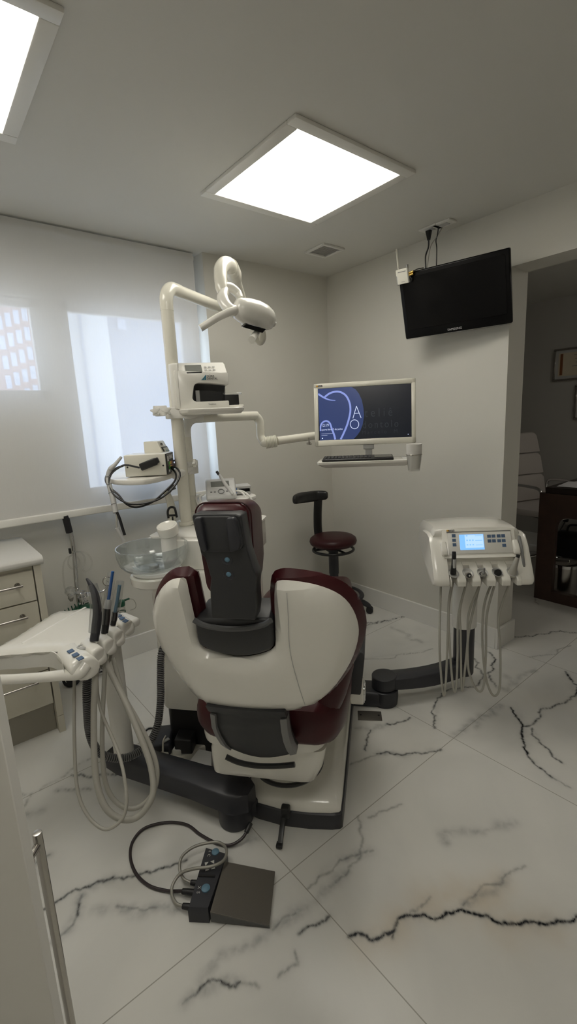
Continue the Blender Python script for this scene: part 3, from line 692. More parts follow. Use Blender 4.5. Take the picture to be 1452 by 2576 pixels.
# ================================================================ SPITTOON UNIT AND WHAT HANGS ON ITS POSTS
OC = Vector((-1.81,-1.527,0.0)); CU = Vector((.646, -.763, 0)); CV = Vector((.763, .646, 0))
def wc(u, v, z): return OC + CU * u + CV * v + Vector((0, 0, z))
class Fr:
    def __init__(s, o, yaw): s.o = Vector(o); s.yaw = yaw; s.R = Matrix.Rotation(yaw, 3, 'Z')
    def __call__(s, x, y, z): return s.o + s.R @ Vector((x, y, z))
    def box(s, b, c, size, bev=0, seg=3, tilt=0.0):
        return b.box(s(*c), size, bev=bev, seg=seg, rot=s.R @ Matrix.Rotation(tilt, 3, 'X'))

unit = thing('spittoon_unit', 'white spittoon unit with round glass bowl standing left of the dental chair', 'spittoon', wc(-.45, .55, 0), CH)
def wring(u0, u1, v0, v1, z, r): return [wc((u0 + u1) / 2 + x, (v0 + v1) / 2 + y, z) for x, y in rrect(u1 - u0, v1 - v0, r, 6)]
b = B(); b.loft([wring(-.585, -.20, .30, .78, .228, .05), wring(-.588, -.20, .298, .78, .24, .05), wring(-.588, -.20, .298, .78, .845, .05), wring(-.58, -.205, .305, .775, .86, .045)])
part('cabinet', b, M['white'], unit)
b = B(); b.box(wc(-.405, .2975, .31), (.003, .0022, .16), rz=CH); part('joint_line', b, M['grey'], unit)
b = B(); b.loft([wring(-.575, -.2, .325, .76, 0, .03), wring(-.575, -.2, .325, .76, .228, .03)]); part('plinth', b, M['black'], unit)
b = B(); b.tube([wc(u, .292 - .006 * math.sin(PI * i / 4), z) for i, (u, z) in enumerate([(-.40, .295), (-.39, .285), (-.37, .28), (-.35, .28), (-.33, .284)])], .006, seg=8)
part('pull', b, M['grey'], unit)
b = B(); b.loft([wring(-.47, -.18, .345, .80, .862, .02), wring(-.47, -.18, .345, .80, .985, .02), wring(-.466, -.184, .349, .796, .99, .018)])
part('upper_block', b, M['white'], unit)
b = B(); b.loft([wring(-.60, -.17, .37, .80, .99, .03), wring(-.60, -.17, .37, .80, .998, .03), wring(-.595, -.175, .375, .795, 1.0, .028)])
part('top_plate', b, M['satin'], unit)
b = B(); b.tube([wc(-.30, .36, .862), wc(-.30, .342, .92), wc(-.30, .343, .985)], .0015, seg=6); part('joint_line', b, M['black'], unit)
bc = Vector((-1.9519,-0.9653,0.0))
dc = bc + Vector((.012, .0, 0))
b = B(); b.lathe([(0, .835), (.098, .835), (.106, .842), (.109, .872), (.103, .878), (0, .879)], dc, seg=48); part('bowl_drum', b, M['white'], unit)
b = B(); b.lathe([(0, .879), (.095, .879), (.099, .884), (.095, .892), (0, .893)], dc, seg=48); part('drum_collar', b, M['satin'], unit)
# glass bowl, thick walled
prof = [(.02, .897), (.085, .897), (.112, .905), (.131, .925), (.140, .955), (.142, .988), (.1405, .993), (.137, .993), (.1345, .988), (.132, .957), (.124, .932), (.108, .915), (.083, .908), (.02, .904)]
b = B(); b.lathe([(r, z) for r, z in prof], bc, seg=64, sx=1.0); part('glass_bowl', b, M['bowlglass'], unit)
b = B(); b.cyl(bc + Vector((0, 0, .893)), bc + Vector((0, 0, .909)), .02, seg=24); part('drain', b, M['steel'], unit)
# cup filler
sc = Vector((-1.8661,-0.9349,0.0))
zf = 1.0486
b = B(); b.lathe([(0, .90), (.034, .90), (.033, zf - .02), (.0, zf - .02)], sc + CV * .004, seg=32); part('filler_column', b, M['satin'], unit)
tiltq = (Vector((0, 0, 1)) + (-CV - CU * .2) * .30).normalized()
b = B(); b.lathe([(0, -.034), (.036, -.034), (.042, -.028), (.0435, .006), (.0415, .010), (.037, .011), (.03, .006), (.015, .001), (0, 0)], sc + Vector((0, 0, zf - .003)), tiltq, seg=40, sx=1, sy=1.06)
part('filler_head', b, M['white'], unit)

# ---- posts
P1 = Vector((-1.6918,-0.7584,1.0)); P2 = Vector((-1.6268,-0.7019,1.0))
lamp = thing('operating_lamp', 'glossy white operating lamp on a tall post with a swivelling arm', 'lamp', P1)
zt = 2.045
AE = Vector((-1.03, -.40, zt))
dirA = (AE - Vector((P1.x, P1.y, zt))).normalized(); dirA.z = 0
b = B(); b.cyl(P1, (P1.x, P1.y, 1.945), .0275, seg=32); b.cyl(P1, P1 + Vector((0, 0, .02)), .036, seg=32, bev=.004); part('post', b, M['cream'], lamp)
b = B()
el = [Vector((P1.x, P1.y, 1.945)), Vector((P1.x, P1.y, 1.975))] + [Vector((P1.x, P1.y, 1.975)) + dirA * .06 * (1 - math.cos(a)) + Vector((0, 0, .07 * math.sin(a))) for a in [PI / 2 * i / 8 for i in range(1, 9)]]
b.tube(el + [el[-1] + dirA * .04], .0285, seg=24, n=2); part('elbow', b, M['cream'], lamp)
b = B(); b.tube([el[-1] + dirA * .035, AE + Vector((0, 0, 0))], .0262, seg=24, n=0); part('arm', b, M['cream'], lamp)
b = B(); b.cyl(AE + Vector((0, 0, -.05)), AE + Vector((0, 0, .06)), .032, seg=28, bev=.008); part('arm_joint', b, M['cream'], lamp)
b = B(); b.tube([AE + Vector((0, 0, .03)), Vector((-1.1357,-0.5063,2.1484)), Vector((-1.34,-0.7674,2.1216))], [.020, .022, .026], seg=20, n=4); part('spring_arm', b, M['cream'], lamp)
b = B(); b.tube([Vector((-1.3274,-0.7535,2.1128)), Vector((-1.376,-0.817,2.1213)), Vector((-1.4293,-0.8763,2.1311))], [.028, .036, .034], seg=24, n=5); part('spring_shoulder', b, M['cream'], lamp)
b = B(); b.tube([Vector((-1.403,-0.8489,2.116)), Vector((-1.4374,-0.8828,2.1314)), Vector((-1.476,-0.9056,2.1257)), Vector((-1.5128,-0.9296,2.0952)), Vector((-1.5278,-0.9462,2.0596)), Vector((-1.5328,-0.9544,2.0369))], [.030, .030, .030, .0285, .0275, .0275], seg=24, n=6); part('neck', b, M['cream'], lamp)
b = B(); b.tube([Vector((-1.5322,-0.954,2.0401)), Vector((-1.5373,-0.9643,2.0094)), Vector((-1.5372,-0.9787,1.9786))], [.0275, .027, .022], seg=20, n=5); part('neck_joint', b, M['cream'], lamp)
# yoke ring and head
hx = Vector((0.7755,-0.6296,-0.0475)); hy = Vector((0.1583,0.121,0.9799)); hz = Vector((0.6112,0.7674,-0.1935))      # right, up, away as the lamp is turned
hc = Vector((-1.4543,-1.0579,1.9))
b = B()
yk = [Vector((-1.5323,-0.9769,2.001)), Vector((-1.5582,-0.9985,1.9626)), Vector((-1.5607,-1.0252,1.9264)), Vector((-1.5492,-1.0462,1.9052)), Vector((-1.5328,-1.0531,1.904))]
b.tube(yk, [.015, .020, .019, .019, .018], seg=14, n=6, flat=1.2)
yk2 = [Vector((-1.5287,-0.9635,2.0138)), Vector((-1.4973,-0.969,2.0134)), Vector((-1.4688,-0.9773,1.9932)), Vector((-1.4677,-0.9909,1.9684))]
b.tube(yk2, [.020, .020, .018, .016], seg=14, n=6, flat=1.2)
part('yoke', b, M['white'], lamp)
ax = (Vector((-1.3604,-1.0622,1.8699)) - Vector((-1.5261,-1.0335,1.9253))).normalized()      # long axis of the head
side = hz.cross(ax).normalized(); front = ax.cross(side).normalized()
if side.z > 0: side = -side
def hp(a, s, f): return hc + ax * a + side * s + front * f
b = B(); rings = []
for a, w, h, so in ((-.082, .012, .02, -.0), (-.080, .030, .034, .004), (-.068, .042, .044, .006), (-.035, .053, .050, .004), (.01, .057, .052, .0), (.05, .053, .048, -.003), (.080, .043, .04, -.002), (.096, .030, .03, .0), (.101, .012, .012, .0)):
    rings.append([hp(a, so + w * math.cos(t) * (1.0 if math.cos(t) > 0 else 1.0), h * math.sin(t)) for t in [2 * PI * i / 32 for i in range(32)]])
b.loft(rings); part('head', b, M['white'], lamp, angle=60)
b = B(); P = [Vector(p) for p in [(-1.5202,-1.1079,1.8451),(-1.4404,-1.1265,1.827),(-1.4543,-1.1193,1.8118),(-1.536,-1.0986,1.8319)]]
nrm = (P[1] - P[0]).cross(P[3] - P[0]).normalized()
if nrm.dot(hz) < 0: nrm = -nrm
b.prism(P, nrm * .03, bev=.002, seg=1); part('light_window', b, M['screen'], lamp)
b = B(); b.cyl(hp(.097, .004, 0), hp(.110, .006, 0), .0125, seg=24, bev=.004); part('knob', b, M['satin'], lamp)
b = B(); b.tube([Vector((-1.5385,-1.0618,1.9032)), Vector((-1.5723,-1.0573,1.8918)), Vector((-1.6183,-1.0392,1.87)), Vector((-1.6776,-1.0081,1.8319))], [.0165, .0155, .0145, .014], seg=18, n=5); part('handle', b, M['white'], lamp)
b = B(); b.tube([Vector((-1.451,-1.0796,1.8248)), Vector((-1.4828,-1.0994,1.8007)), Vector((-1.5109,-1.1209,1.7817))], [.013, .014, .015], seg=16, n=5); part('handle', b, M['white'], lamp)
b = B(); b.tube([Vector((-1.4388,-1.0223,1.8321)), Vector((-1.428,-1.0225,1.8135)), Vector((-1.4061,-1.031,1.7975)), Vector((-1.4004,-1.045,1.8119)), Vector((-1.4037,-1.0491,1.8367))], [.010, .015, .019, .016, .012], seg=16, n=5); part('handle_bracket', b, M['cream'], lamp)

# monitor post and arm
marm = thing('monitor_mount', 'white tubular arm with a ribbed sleeve carrying the monitor', 'monitor arm', P2)
zm = 1.49
b = B(); b.cyl(P2, (P2.x, P2.y, zm - .08), .0235, seg=28); b.cyl(P2, P2 + Vector((0, 0, .05)), .031, seg=28, bev=.004); part('post', b, M['cream'], marm)
A0 = Vector((P2.x, P2.y, zm)); A1 = Vector((-1.2379,-0.6994,1.4736)); A1.z = zm
dM = (A1 - A0).normalized()
el = [Vector((P2.x, P2.y, zm - .085)), Vector((P2.x, P2.y, zm - .06))] + [Vector((P2.x, P2.y, zm - .06)) + dM * .06 * (1 - math.cos(a)) + Vector((0, 0, .06 * math.sin(a))) for a in [PI / 2 * i / 8 for i in range(1, 9)]]
b = B(); b.tube(el + [A0 + dM * .09], .0242, seg=24, n=2); part('elbow', b, M['satin'], marm)
e2 = [A1 + dM * (.045 * math.sin(a)) + Vector((0, 0, -.045 * (1 - math.cos(a)))) for a in [PI / 2 * i / 6 for i in range(7)]]
b = B(); b.tube([A0 + dM * .08, A1] + e2[1:] + [e2[-1] + Vector((0, 0, -.035))], .0228, seg=22, n=2); part('arm', b, M['cream'], marm)
dn = e2[-1] + Vector((0, 0, -.034))
S0 = Vector((-1.1824,-0.7233,1.3472)); S1 = Vector((-1.1335,-0.7604,1.3545))
b = B(); b.tube([dn, dn + Vector((0, 0, -.03)), dn * .45 + S0 * .55 + Vector((0, 0, -.022)), S0, S1], .0218, seg=22, n=6); part('lower_elbow', b, M['cream'], marm)
b = B(); d = (S1 - S0)
pr = []
for i in range(8):
    pr += [(.031, i / 8), (.0325, i / 8 + .04), (.031, i / 8 + .08), (.027, i / 8 + .1)]
b.lathe([(0, 0)] + [(r, z * d.length) for r, z in pr] + [(.024, d.length), (0, d.length)], S0, d, seg=32); part('ribbed_sleeve', b, M['cream'], marm)
E1 = Vector((-0.9064,-0.8075,1.3683))
b = B(); b.tube([S1, E1], .0215, seg=22, n=0); part('forearm', b, M['cream'], marm)
b = B(); k = Vector((-1.024,-0.8919,1.3336)); star_knob(b, k, (.1, -.1, 1), .014, .01); b.cyl(k, k + Vector((0, 0, .03)), .004, seg=12); part('locking_knob', b, M['steel'], marm)

# ---- monitor
MW, MH = .51, .319
MY, MP = math.radians(-48.6), math.radians(-6.4)
mo = Vector((-.815, -1.088, 1.4755))
mR = Matrix.Rotation(MY, 3, 'Z') @ Matrix.Rotation(MP, 3, 'X')
def mp(x, y, z): return mo + mR @ Vector((x, y, z))
mon = thing('monitor', 'white framed computer monitor with blue tooth logo and clock on screen', 'monitor', mp(0, .03, -.25))
def mbox(b, c, s, bev=0, seg=2): return b.box(mp(*c), s, bev=bev, seg=seg, rot=mR)
b = B()
hw, hh = MW / 2, MH / 2
sx0, sx1, sz0, sz1 = -hw + .022, hw - .021, -hh + .030, hh - .026
mbox(b, (0, 0, (hh + sz1) / 2), (MW, .022, hh - sz1), .004); mbox(b, (0, 0, (-hh + sz0) / 2), (MW, .022, sz0 + hh), .004)
mbox(b, ((-hw + sx0) / 2, 0, 0), (sx0 + hw, .022, MH), .004); mbox(b, ((hw + sx1) / 2, 0, 0), (hw - sx1, .022, MH), .004)
mbox(b, (0, .024, 0), (MW - .01, .03, MH - .01), .01)
part('bezel', b, M['cream'], mon)
M['scrblack'] = emit('dark screen', (.010, .012, .018), .55)
M['scrblue'] = emit('blue screen field', (.040, .066, .20), .50)
M['scrlilac'] = emit('lilac screen line', (.26, .33, .74), .70)
M['scrwhite'] = emit('white screen letters', (.55, .62, .85), 1.0)
M['scrgrey'] = emit('dim screen letters', (.030, .036, .042), .6)
b = B(); mbox(b, ((sx0 + sx1) / 2, -.0065, (sz0 + sz1) / 2), (sx1 - sx0 - .001, .004, sz1 - sz0 - .001)); scr = part('screen', b, M['scrblack'], mon)
SW, SH = sx1 - sx0, sz1 - sz0
def sp(fx, fz, d=0.0): return mp(sx0 + fx * SW, -.0088 - d, sz1 - fz * SH)
# zoomed picture coordinates of the screen -> fractions
def spz(x, y, d=0.0):
    t = (x - 178) / (1180 - 178); yt = 208 + (158 - 208) * t; yb = 762 + (733 - 762) * t
    return sp(t, (y - yt) / (yb - yt), d)
pts = [spz(178, 210)] + [spz(x, y) for x, y in ((400, 197), (545, 190), (590, 215), (625, 262), (655, 330), (672, 420), (676, 500), (662, 590), (635, 660), (600, 710), (560, 751), (400, 755))] + [spz(189, 762)]
nscr = mR @ Vector((0, -1, 0))
b = B(); b.prism(pts, nscr * .0004); part('blue_disc', b, M['scrblue'], scr)
def sline(b, P, w):
    Q = [spz(x, y, .0006) for x, y in P]; Q = cr(Q, 6)
    L, Rr = [], []
    for i, q in enumerate(Q):
        t = (Q[min(i + 1, len(Q) - 1)] - Q[max(i - 1, 0)]).normalized(); n = nscr.cross(t)
        ww = w[0] + (w[1] - w[0]) * i / (len(Q) - 1) if isinstance(w, tuple) else w
        L.append(q + n * ww / 2); Rr.append(q - n * ww / 2)
    for i in range(len(Q) - 1): b.poly([L[i], L[i + 1], Rr[i + 1], Rr[i]])
b = B()
sline(b, [(250, 295), (310, 255), (380, 238), (440, 250), (490, 290), (522, 360), (530, 430), (520, 500), (490, 600), (450, 690), (418, 752)], .0095)
sline(b, [(180, 262), (240, 300), (290, 322), (330, 330), (368, 333)], (.010, .003))
sline(b, [(195, 660), (200, 600), (225, 565), (265, 552), (300, 575), (320, 630), (345, 700), (358, 754)], (.007, .010))
part('tooth_outline', b, M['scrlilac'], scr)
sxv, szv = mR @ Vector((1, 0, 0)), mR @ Vector((0, 0, 1))
def stext(b, s, x, y, size, **k): return b.text(s, spz(x, y, .0009), sxv, szv, size, ext=.0001, **k)
b = B(); sline(b, [(556, 526), (596, 396)], .0028); sline(b, [(596, 396), (644, 522)], .0028); sline(b, [(570, 474), (626, 472)], .0028)
Q = [(572 + 46 * math.cos(a), 591 + 48 * math.sin(a)) for a in [2 * PI * i / 24 for i in range(25)]]; sline(b, Q, .0028)
part('letter_strokes', b, M['scrwhite'], scr); b = B(); stext(b, '12:19', 206, 616, .022, squash=.8); part('clock', b, M['scrwhite'], scr); b = B(); stext(b, 'quarta-feira, 7 de junho', 205, 656, .0125, squash=.93)
part('date_line', b, M['scrwhite'], scr); b = B(); sline(b, [(206, 692), (330, 688)], .0012); sline(b, [(206, 709), (272, 706)], .0012); b.cyl(spz(216, 740, .0006), spz(216, 740, .001), .003, seg=12); b.cyl(spz(1144, 706, .0006), spz(1144, 706, .001), .002, seg=10)
part('small_print', b, M['scrwhite'], scr)
b = B(); stext(b, 'teliê', 682, 515, .062, spacing=1.55, squash=.8); stext(b, 'dontolo', 655, 636, .052, spacing=1.35, squash=.82); stext(b, 'Marcelo  M', 650, 700, .026, spacing=1.5)
part('dim_letters', b, M['scrgrey'], scr)
b = B(); mbox(b, (-hw + .029, -.0113, hh - .0135), (.032, .0012, .0085)); bd = part('badge', b, M['ink'], mon)
b = B(); mbox(b, (-hw + .0175, -.0118, hh - .0135), (.0085, .0012, .0085)); part('badge_mark', b, M['orange'], bd)
b = B(); b.text('KaVo', mp(-hw + .0235, -.0121, hh - .0162), sxv, szv, .0075, ext=.0002, spacing=1.1); part('badge_letters', b, M['whiteink'], bd)
# neck and keyboard tray
b = B(); mbox(b, (.02, .012, -hh - .010), (.055, .03, .026), .004); b.box(mp(.02, .02, -hh - .045), (.036, .028, .07), rz=MY, bev=.004); part('neck', b, M['grey'], mon)
b = B(); b.tube([E1, mp(-.16, .10, -.08), mp(.0, .06, -.03)], .02, seg=16, n=4); b.box(mp(.02, .045, -.02), (.10, .03, .10), rz=MY, bev=.006); part('mount', b, M['satin'], mon)
tf = Fr(mp(0, 0, -hh - .078), MY)
tr = thing('keyboard_tray', 'white tray hanging below the monitor, holding a black keyboard', 'tray', tf(0, 0, -.01))
b = B(); rings = []
for z, gx, gy in ((-.026, .20, .07), (-.02, .215, .085), (-.006, .235, .105), (.004, .236, .106), (.006, .232, .102)):
    rings.append([tf(x + .0, -.02 + y, z) for x, y in rrect(2 * gx, 2 * gy, .02, 5)])
b.loft(rings); part('tray', b, M['white'], tr)
b = B(); tf.box(b, (.20, -.03, .006), (.03, .14, .004), .001); part('rail', b, M['grey'], tr)
kf = Fr(tf(-.035, -.055, .006), MY)
kb = thing('keyboard', 'black wireless keyboard with a touchpad lying on the white tray', 'keyboard', kf(0, 0, 0))
b = B(); kf.box(b, (0, 0, .009), (.35, .13, .014), .005, tilt=.05); part('case', b, M['black'], kb)
for r in range(5):
    for c in range(13):
        b = B(); kf.box(b, (-.162 + c * .0185, -.048 + r * .0195, .0175 + (-.048 + r * .0195) * .05), (.0155, .016, .004), .0012, seg=1, tilt=.05); part('key', b, M['rubber'], kb)
b = B(); kf.box(b, (.125, .0, .0168), (.085, .105, .0015), .0006, seg=1, tilt=.05); part('touchpad', b, M['screen'], kb)
# cup holder and the stacked cups
chd = Vector((-0.8164,-1.3954,1.2329))
hold = thing('cup_holder', 'clear acrylic cup holder clipped to the end of the white keyboard tray', 'cup holder', chd - Vector((0, 0, .03)))
b = B(); b.lathe([(0, -.036), (.026, -.036), (.0275, -.034), (.036, .040), (.0345, .040), (.026, -.033), (0, -.0335)], chd, seg=36); part('beaker', b, M['acryl'], hold)
b = B(); b.torus(chd + Vector((0, 0, .04)), .0362, .0018, seg=36, ms=8); b.box((chd + tf(.215, -.03, 0)) / 2 + Vector((0, 0, .012)), ((chd - tf(.215, -.03, 0)).length, .012, .004), rz=math.atan2((chd - tf(.215, -.03, 0)).y, (chd - tf(.215, -.03, 0)).x)); part('ring_clip', b, M['steel'], hold)
NC = 8
for i in range(NC):
    z0 = -.028 + i * .0056
    b = B(); b.lathe([(0, z0), (.0235, z0), (.034, z0 + .075), (.0356, z0 + .0745), (.0356, z0 + .0775), (.033, z0 + .0765), (.0228, z0 + .002), (0, z0 + .002)], chd, seg=32)
    which = {0: 'lowest white paper cup of the stack, standing in the clear holder', NC - 1: 'topmost white paper cup of the stack by the monitor'}.get(i, ['lowest', 'second', 'third', 'fourth', 'fifth', 'sixth', 'seventh', 'topmost'][i] + ' white paper cup from the bottom of the stack by the monitor')
    solo('paper_cup', b, M['cup'], which, 'cup', 'paper cups stacked in the holder')

# ---- plate scanner on its shelf
sf = Fr((-1.7037,-0.7971,1.5265), math.radians(-24))
zs = 1.528
sf.o.z = zs
sh1 = thing('equipment_shelf', 'upper white shelf clamped to the lamp post, under the plate scanner', 'shelf', (sf.o.x, sf.o.y, zs - .02))
ctr = Vector((P1.x, P1.y, zs - .012))
b = B(); rings = []
for z, g in ((-.026, -.012), (-.016, -.002), (-.004, 0), (0, -.003)):
    rings.append([sf(.15 + x, .06 + y, z) for x, y in rrect(.29 + 2 * g, .22 + 2 * g, .05, 6)])
b.loft(rings); part('plate', b, M['white'], sh1)
b = B(); b.box(ctr + Vector((-.005, -.002, -.002)), (.085, .07, .05), rz=math.radians(-30), bev=.004); b.prism([ctr + sf.R @ Vector(p) for p in ((.03, -.05, .02), (.16, -.03, .012), (.16, -.03, -.012), (.06, -.05, -.03), (.03, -.05, -.03))], sf.R @ Vector((0, .06, 0)), bev=.003, seg=2); b.box(Vector((-1.7485,-0.7225,1.5258)), (.05, .03, .045), rz=math.radians(-40), bev=.003); part('clamp', b, M['satin'], sh1)
for p in [(-1.7932,-0.7653,1.5251),(-1.7688,-0.8242,1.5235)]:
    b = B(); star_knob(b, p, (-.45, -.85, .05), .022, .016); b.cyl(p, Vector(p) + Vector((.03, .05, 0)), .007, seg=12); part('clamp_knob', b, M['satin'], sh1)
scn = thing('plate_scanner', 'white image plate scanner with a small tilted display on the upper shelf', 'scanner', sf(.11, .07, 0))
SWd = .228
b = B()
P = [(0, .0), (SWd, .0), (SWd, .030), (.086, .030), (.073, .034), (.068, .045), (.078, .096), (.086, .106), (.10, .110), (.15, .108), (SWd + .004, .098), (SWd + .004, .150), (0, .165)]
b.prism([sf(x, -.01, z) for x, z in P], sf.R @ Vector((0, .09, 0)), bev=.004, seg=2)
b.prism([sf(0, y, z) for y, z in ((.08, 0), (.08, .165), (.08, .19), (.17, .212), (.17, 0))], sf.R @ Vector((SWd, 0, 0)), bev=.004, seg=2)
b.prism([sf(-.0, y, z) for y, z in ((-.01, .152), (.055, .200), (.10, .212), (.16, .213), (.16, .16), (-.01, .148))], sf.R @ Vector((.012, 0, 0)), bev=.003, seg=2)
# rounded left flank
b.prism([sf(x, y, 0) for x, y in ((.012, -.01), (-.006, -.004), (-.02, .012), (-.028, .04), (-.03, .09), (-.03, .17), (.02, .17), (.02, -.01))], Vector((0, 0, .195)), bev=.006, seg=3)
part('body', b, M['white'], scn)
b = B(); b.prism([sf(SWd * .06, y, z) for y, z in ((-.010, .150), (.058, .196), (.10, .208), (.10, .15))], sf.R @ Vector((SWd * .94, 0, 0)), bev=.002, seg=1); part('control_panel', b, M['satin'], scn)
tl = math.atan2(.046, .068)
b = B(); b.box(sf(.085, .022, .1745), (.072, .058, .004), rot=sf.R @ Matrix.Rotation(tl, 3, 'X'), bev=.001, seg=1); dsp = part('display', b, M['lcd'], scn)
b = B(); b.box(sf(.085, -.008, .1535), (.066, .006, .006), rot=sf.R @ Matrix.Rotation(tl, 3, 'X'), bev=.001, seg=1); part('display_edge', b, M['black'], scn)
for i in range(3):
    for j in range(2):
        b = B(); b.box(sf(.137 + i * .018, .005 + j * .022, .1660 + j * .0149), (.012, .008, .002), rot=sf.R @ Matrix.Rotation(tl, 3, 'X')); part('button', b, M['grey'], scn)
b = B(); b.prism([sf(x, .06, z) for x, z in ((.06, .03), (SWd - .012, .03), (SWd - .004, .10), (.07, .112))], sf.R @ Vector((0, .02, 0))); b.prism([sf(x, -.006, z) for x, z in ((.088, .0305), (.075, .036), (.072, .046), (.081, .096), (.09, .105), (.084, .104), (.073, .096), (.0685, .046), (.072, .034))], sf.R @ Vector((0, .08, 0))); part('feed_bay', b, M['dark'], scn)
b = B(); sf.box(b, (.094, .025, .055), (.018, .012, .05), .001, tilt=-.12); part('plate_cassette', b, M['grey'], scn)
sx_, sz_ = sf.R @ Vector((1, 0, 0)), Vector((0, 0, 1))
b = B(); b.text('DÜRR', sf(.137, -.0135, .133), sx_, sz_, .0125, ext=.0006); b.text('DENTAL', sf(.137, -.0135, .122), sx_, sz_, .0125, ext=.0006); b.text('VistaScan', sf(.135, -.0135, .014), sx_, sz_, .009, ext=.0004); part('lettering', b, M['ink'], scn)
b = B()
for i in range(3): b.prism([sf(.112 + i * .0075, -.0135, .121), sf(.1175 + i * .0075, -.0135, .121), sf(.1285 + i * .003, -.0135, .136 + i * .004), sf(.1255 + i * .003, -.0135, .134 + i * .004)], sf.R @ Vector((0, .003, 0)))
part('emblem', b, M['teal'], scn)
bx = thing('cassette_box', 'small black box with a clear lid beside the plate scanner', 'box', sf(.245, .05, 0))
b = B(); sf.box(b, (.245, .05, .034), (.065, .075, .048), .004); part('box', b, M['black'], bx)
b = B(); sf.box(b, (.247, .045, .064), (.085, .095, .008), .002, tilt=.08); part('lid', b, M['acryl'], bx)
b = B(); sf.box(b, (.25, .05, .005), (.09, .11, .010), .002); part('stand', b, M['white'], bx)

# ---- lower left shelf with two test devices
z2 = 1.2492
sh2 = thing('instrument_shelf', 'lower white half-round shelf on the left of the posts', 'shelf', (-1.8536,-0.747,1.2518))
b = B()
outl = [Vector((onp[0], onp[1], 0)) for onp in [(-1.9548,-0.5495,1.2492),(-2.0035,-0.7373,1.2492),(-1.9648,-0.8521,1.2492),(-1.8918,-0.8803,1.2492),(-1.7597,-0.787,1.2492),(-1.6344,-0.618,1.2492),(-1.4896,-0.2877,1.2492),(-1.4398,-0.0487,1.2492),(-1.6172,0.006,1.2492),(-1.8028,-0.1913,1.2492)]]
outl = cr(outl, 4, True)
b.prism([Vector((p.x, p.y, z2 - .022)) for p in outl], (0, 0, .022), bev=.005, seg=2); part('plate', b, M['white'], sh2)
b = B(); pc = Vector((P2.x, P2.y, z2 + .01)); q = Vector((-1.7391,-0.7913,1.2828))
b.tube([Vector((q.x, q.y, z2 - .005)), (Vector((q.x, q.y, z2 - .005)) + pc) / 2, pc], [.022, .02, .022], seg=14, n=4, flat=1.4); b.box(pc, (.07, .06, .06), rz=.4, bev=.004); part('clamp', b, M['satin'], sh2)
b = B(); p = Vector((-1.6292,-0.7742,1.2842)); star_knob(b, p, (.6, -.8, 0), .02, .014); b.cyl(p, pc, .006, seg=12); part('clamp_knob', b, M['satin'], sh2)
ef = Fr((-1.9485,-0.7478,1.2589), math.radians(-36)); ef.o.z = z2
ek = thing('ultrasonic_device', 'cream ultrasonic box with a black front panel marked with coloured bars', 'dental device', ef(.1, .08, 0))
# long side faces the camera, the black front looks to the right
EL, EW, EH = .175, .15, .092
b = B(); ef.box(b, (EL / 2, EW / 2, EH / 2 + .004), (EL, EW, EH), .004); part('housing', b, M['cream'], ek)
b = B(); ef.box(b, (EL + .002, EW / 2, EH / 2 + .004), (.006, EW - .004, EH - .004), .001, seg=1); pn = part('front_panel', b, M['black'], ek)
px_ = ef.R @ Vector((0, 1, 0)); ez = Vector((0, 0, 1))
b = B(); b.text('ENAC', ef(EL + .0055, .050, .068), px_, ez, .026, ext=.0005, squash=1.1); b.cyl(ef(EL + .004, .03, .018), ef(EL + .008, .03, .018), .006, seg=16); part('lettering', b, M['whiteink'], pn)
b = B(); b.box(ef(EL + .005, .025, .072), (.003, .02, .022), rz=ef.yaw); part('switch', b, M['whiteink'], pn)
for r in range(2):
    for i, mm in enumerate(('ledgreen', 'yellow', 'orange', 'red')):
        b = B(); b.box(ef(EL + .005, .045 + i * .019, .050 - r * .018), (.003, .0185, .013), rz=ef.yaw); part('colour_bar', b, M[mm], pn)
for x in (.012, EL - .012):
    b = B(); b.cyl(ef(x, -.001, .045), ef(x, .003, .045), .004, seg=12); part('screw', b, M['black'], ek)
hpn = thing('black_plug', 'black rectangular cable plug held against the side of the cream box', 'plug', ef(.10, -.012, .045))
b = B(); b.box(ef(.105, -.013, .055), (.075, .022, .032), rot=ef.R @ Matrix.Rotation(-.33, 3, 'Y'), bev=.006); part('shell', b, M['black'], hpn)
b = B(); b.box(ef(.138, -.013, .068), (.022, .02, .024), rot=ef.R @ Matrix.Rotation(-.33, 3, 'Y'), bev=.004); part('latch', b, M['rubber'], hpn)
cab0 = ef(.066, -.013, .042)
b = B(); b.tube([cab0] + [Vector(p) for p in [(-1.9458,-0.7644,1.3052),(-1.9743,-0.7566,1.2976),(-2.0047,-0.7506,1.277),(-2.0235,-0.7565,1.2461),(-2.0256,-0.7779,1.2064),(-2.0086,-0.8126,1.174),(-1.9738,-0.8461,1.1508),(-1.9118,-0.8822,1.1522),(-1.8553,-0.8968,1.169),(-1.8006,-0.9041,1.2098),(-1.7676,-0.8939,1.2511),(-1.7603,-0.8539,1.2774),(-1.7669,-0.8091,1.2794),(-1.7633,-0.8439,1.2564),(-1.7931,-0.8923,1.2284),(-1.8451,-0.8993,1.1915),(-1.8946,-0.8826,1.153),(-1.9532,-0.8534,1.1351),(-1.9856,-0.8238,1.1502),(-2.0018,-0.7885,1.1874),(-2.0229,-0.7504,1.2205),(-2.0269,-0.7273,1.2478),(-2.0111,-0.7197,1.2759),(-1.9784,-0.7283,1.2933),(-1.9462,-0.7262,1.3002)]], .0042, seg=8, n=6); part('cord', b, M['cable'], hpn)
af = Fr((-1.8243,-0.6688,1.2929), math.radians(-40)); af.o.z = z2
av = thing('apex_meter', 'cream sloping meter with a dial window, behind the cream box on the shelf', 'dental device', af(.05, .05, 0))
b = B(); b.prism([af(x, 0, z) for x, z in ((0, 0), (.105, 0), (.10, .06), (.062, .145), (0, .145))], af.R @ Vector((0, .11, 0)), bev=.005, seg=2); part('housing', b, M['cream'], av)
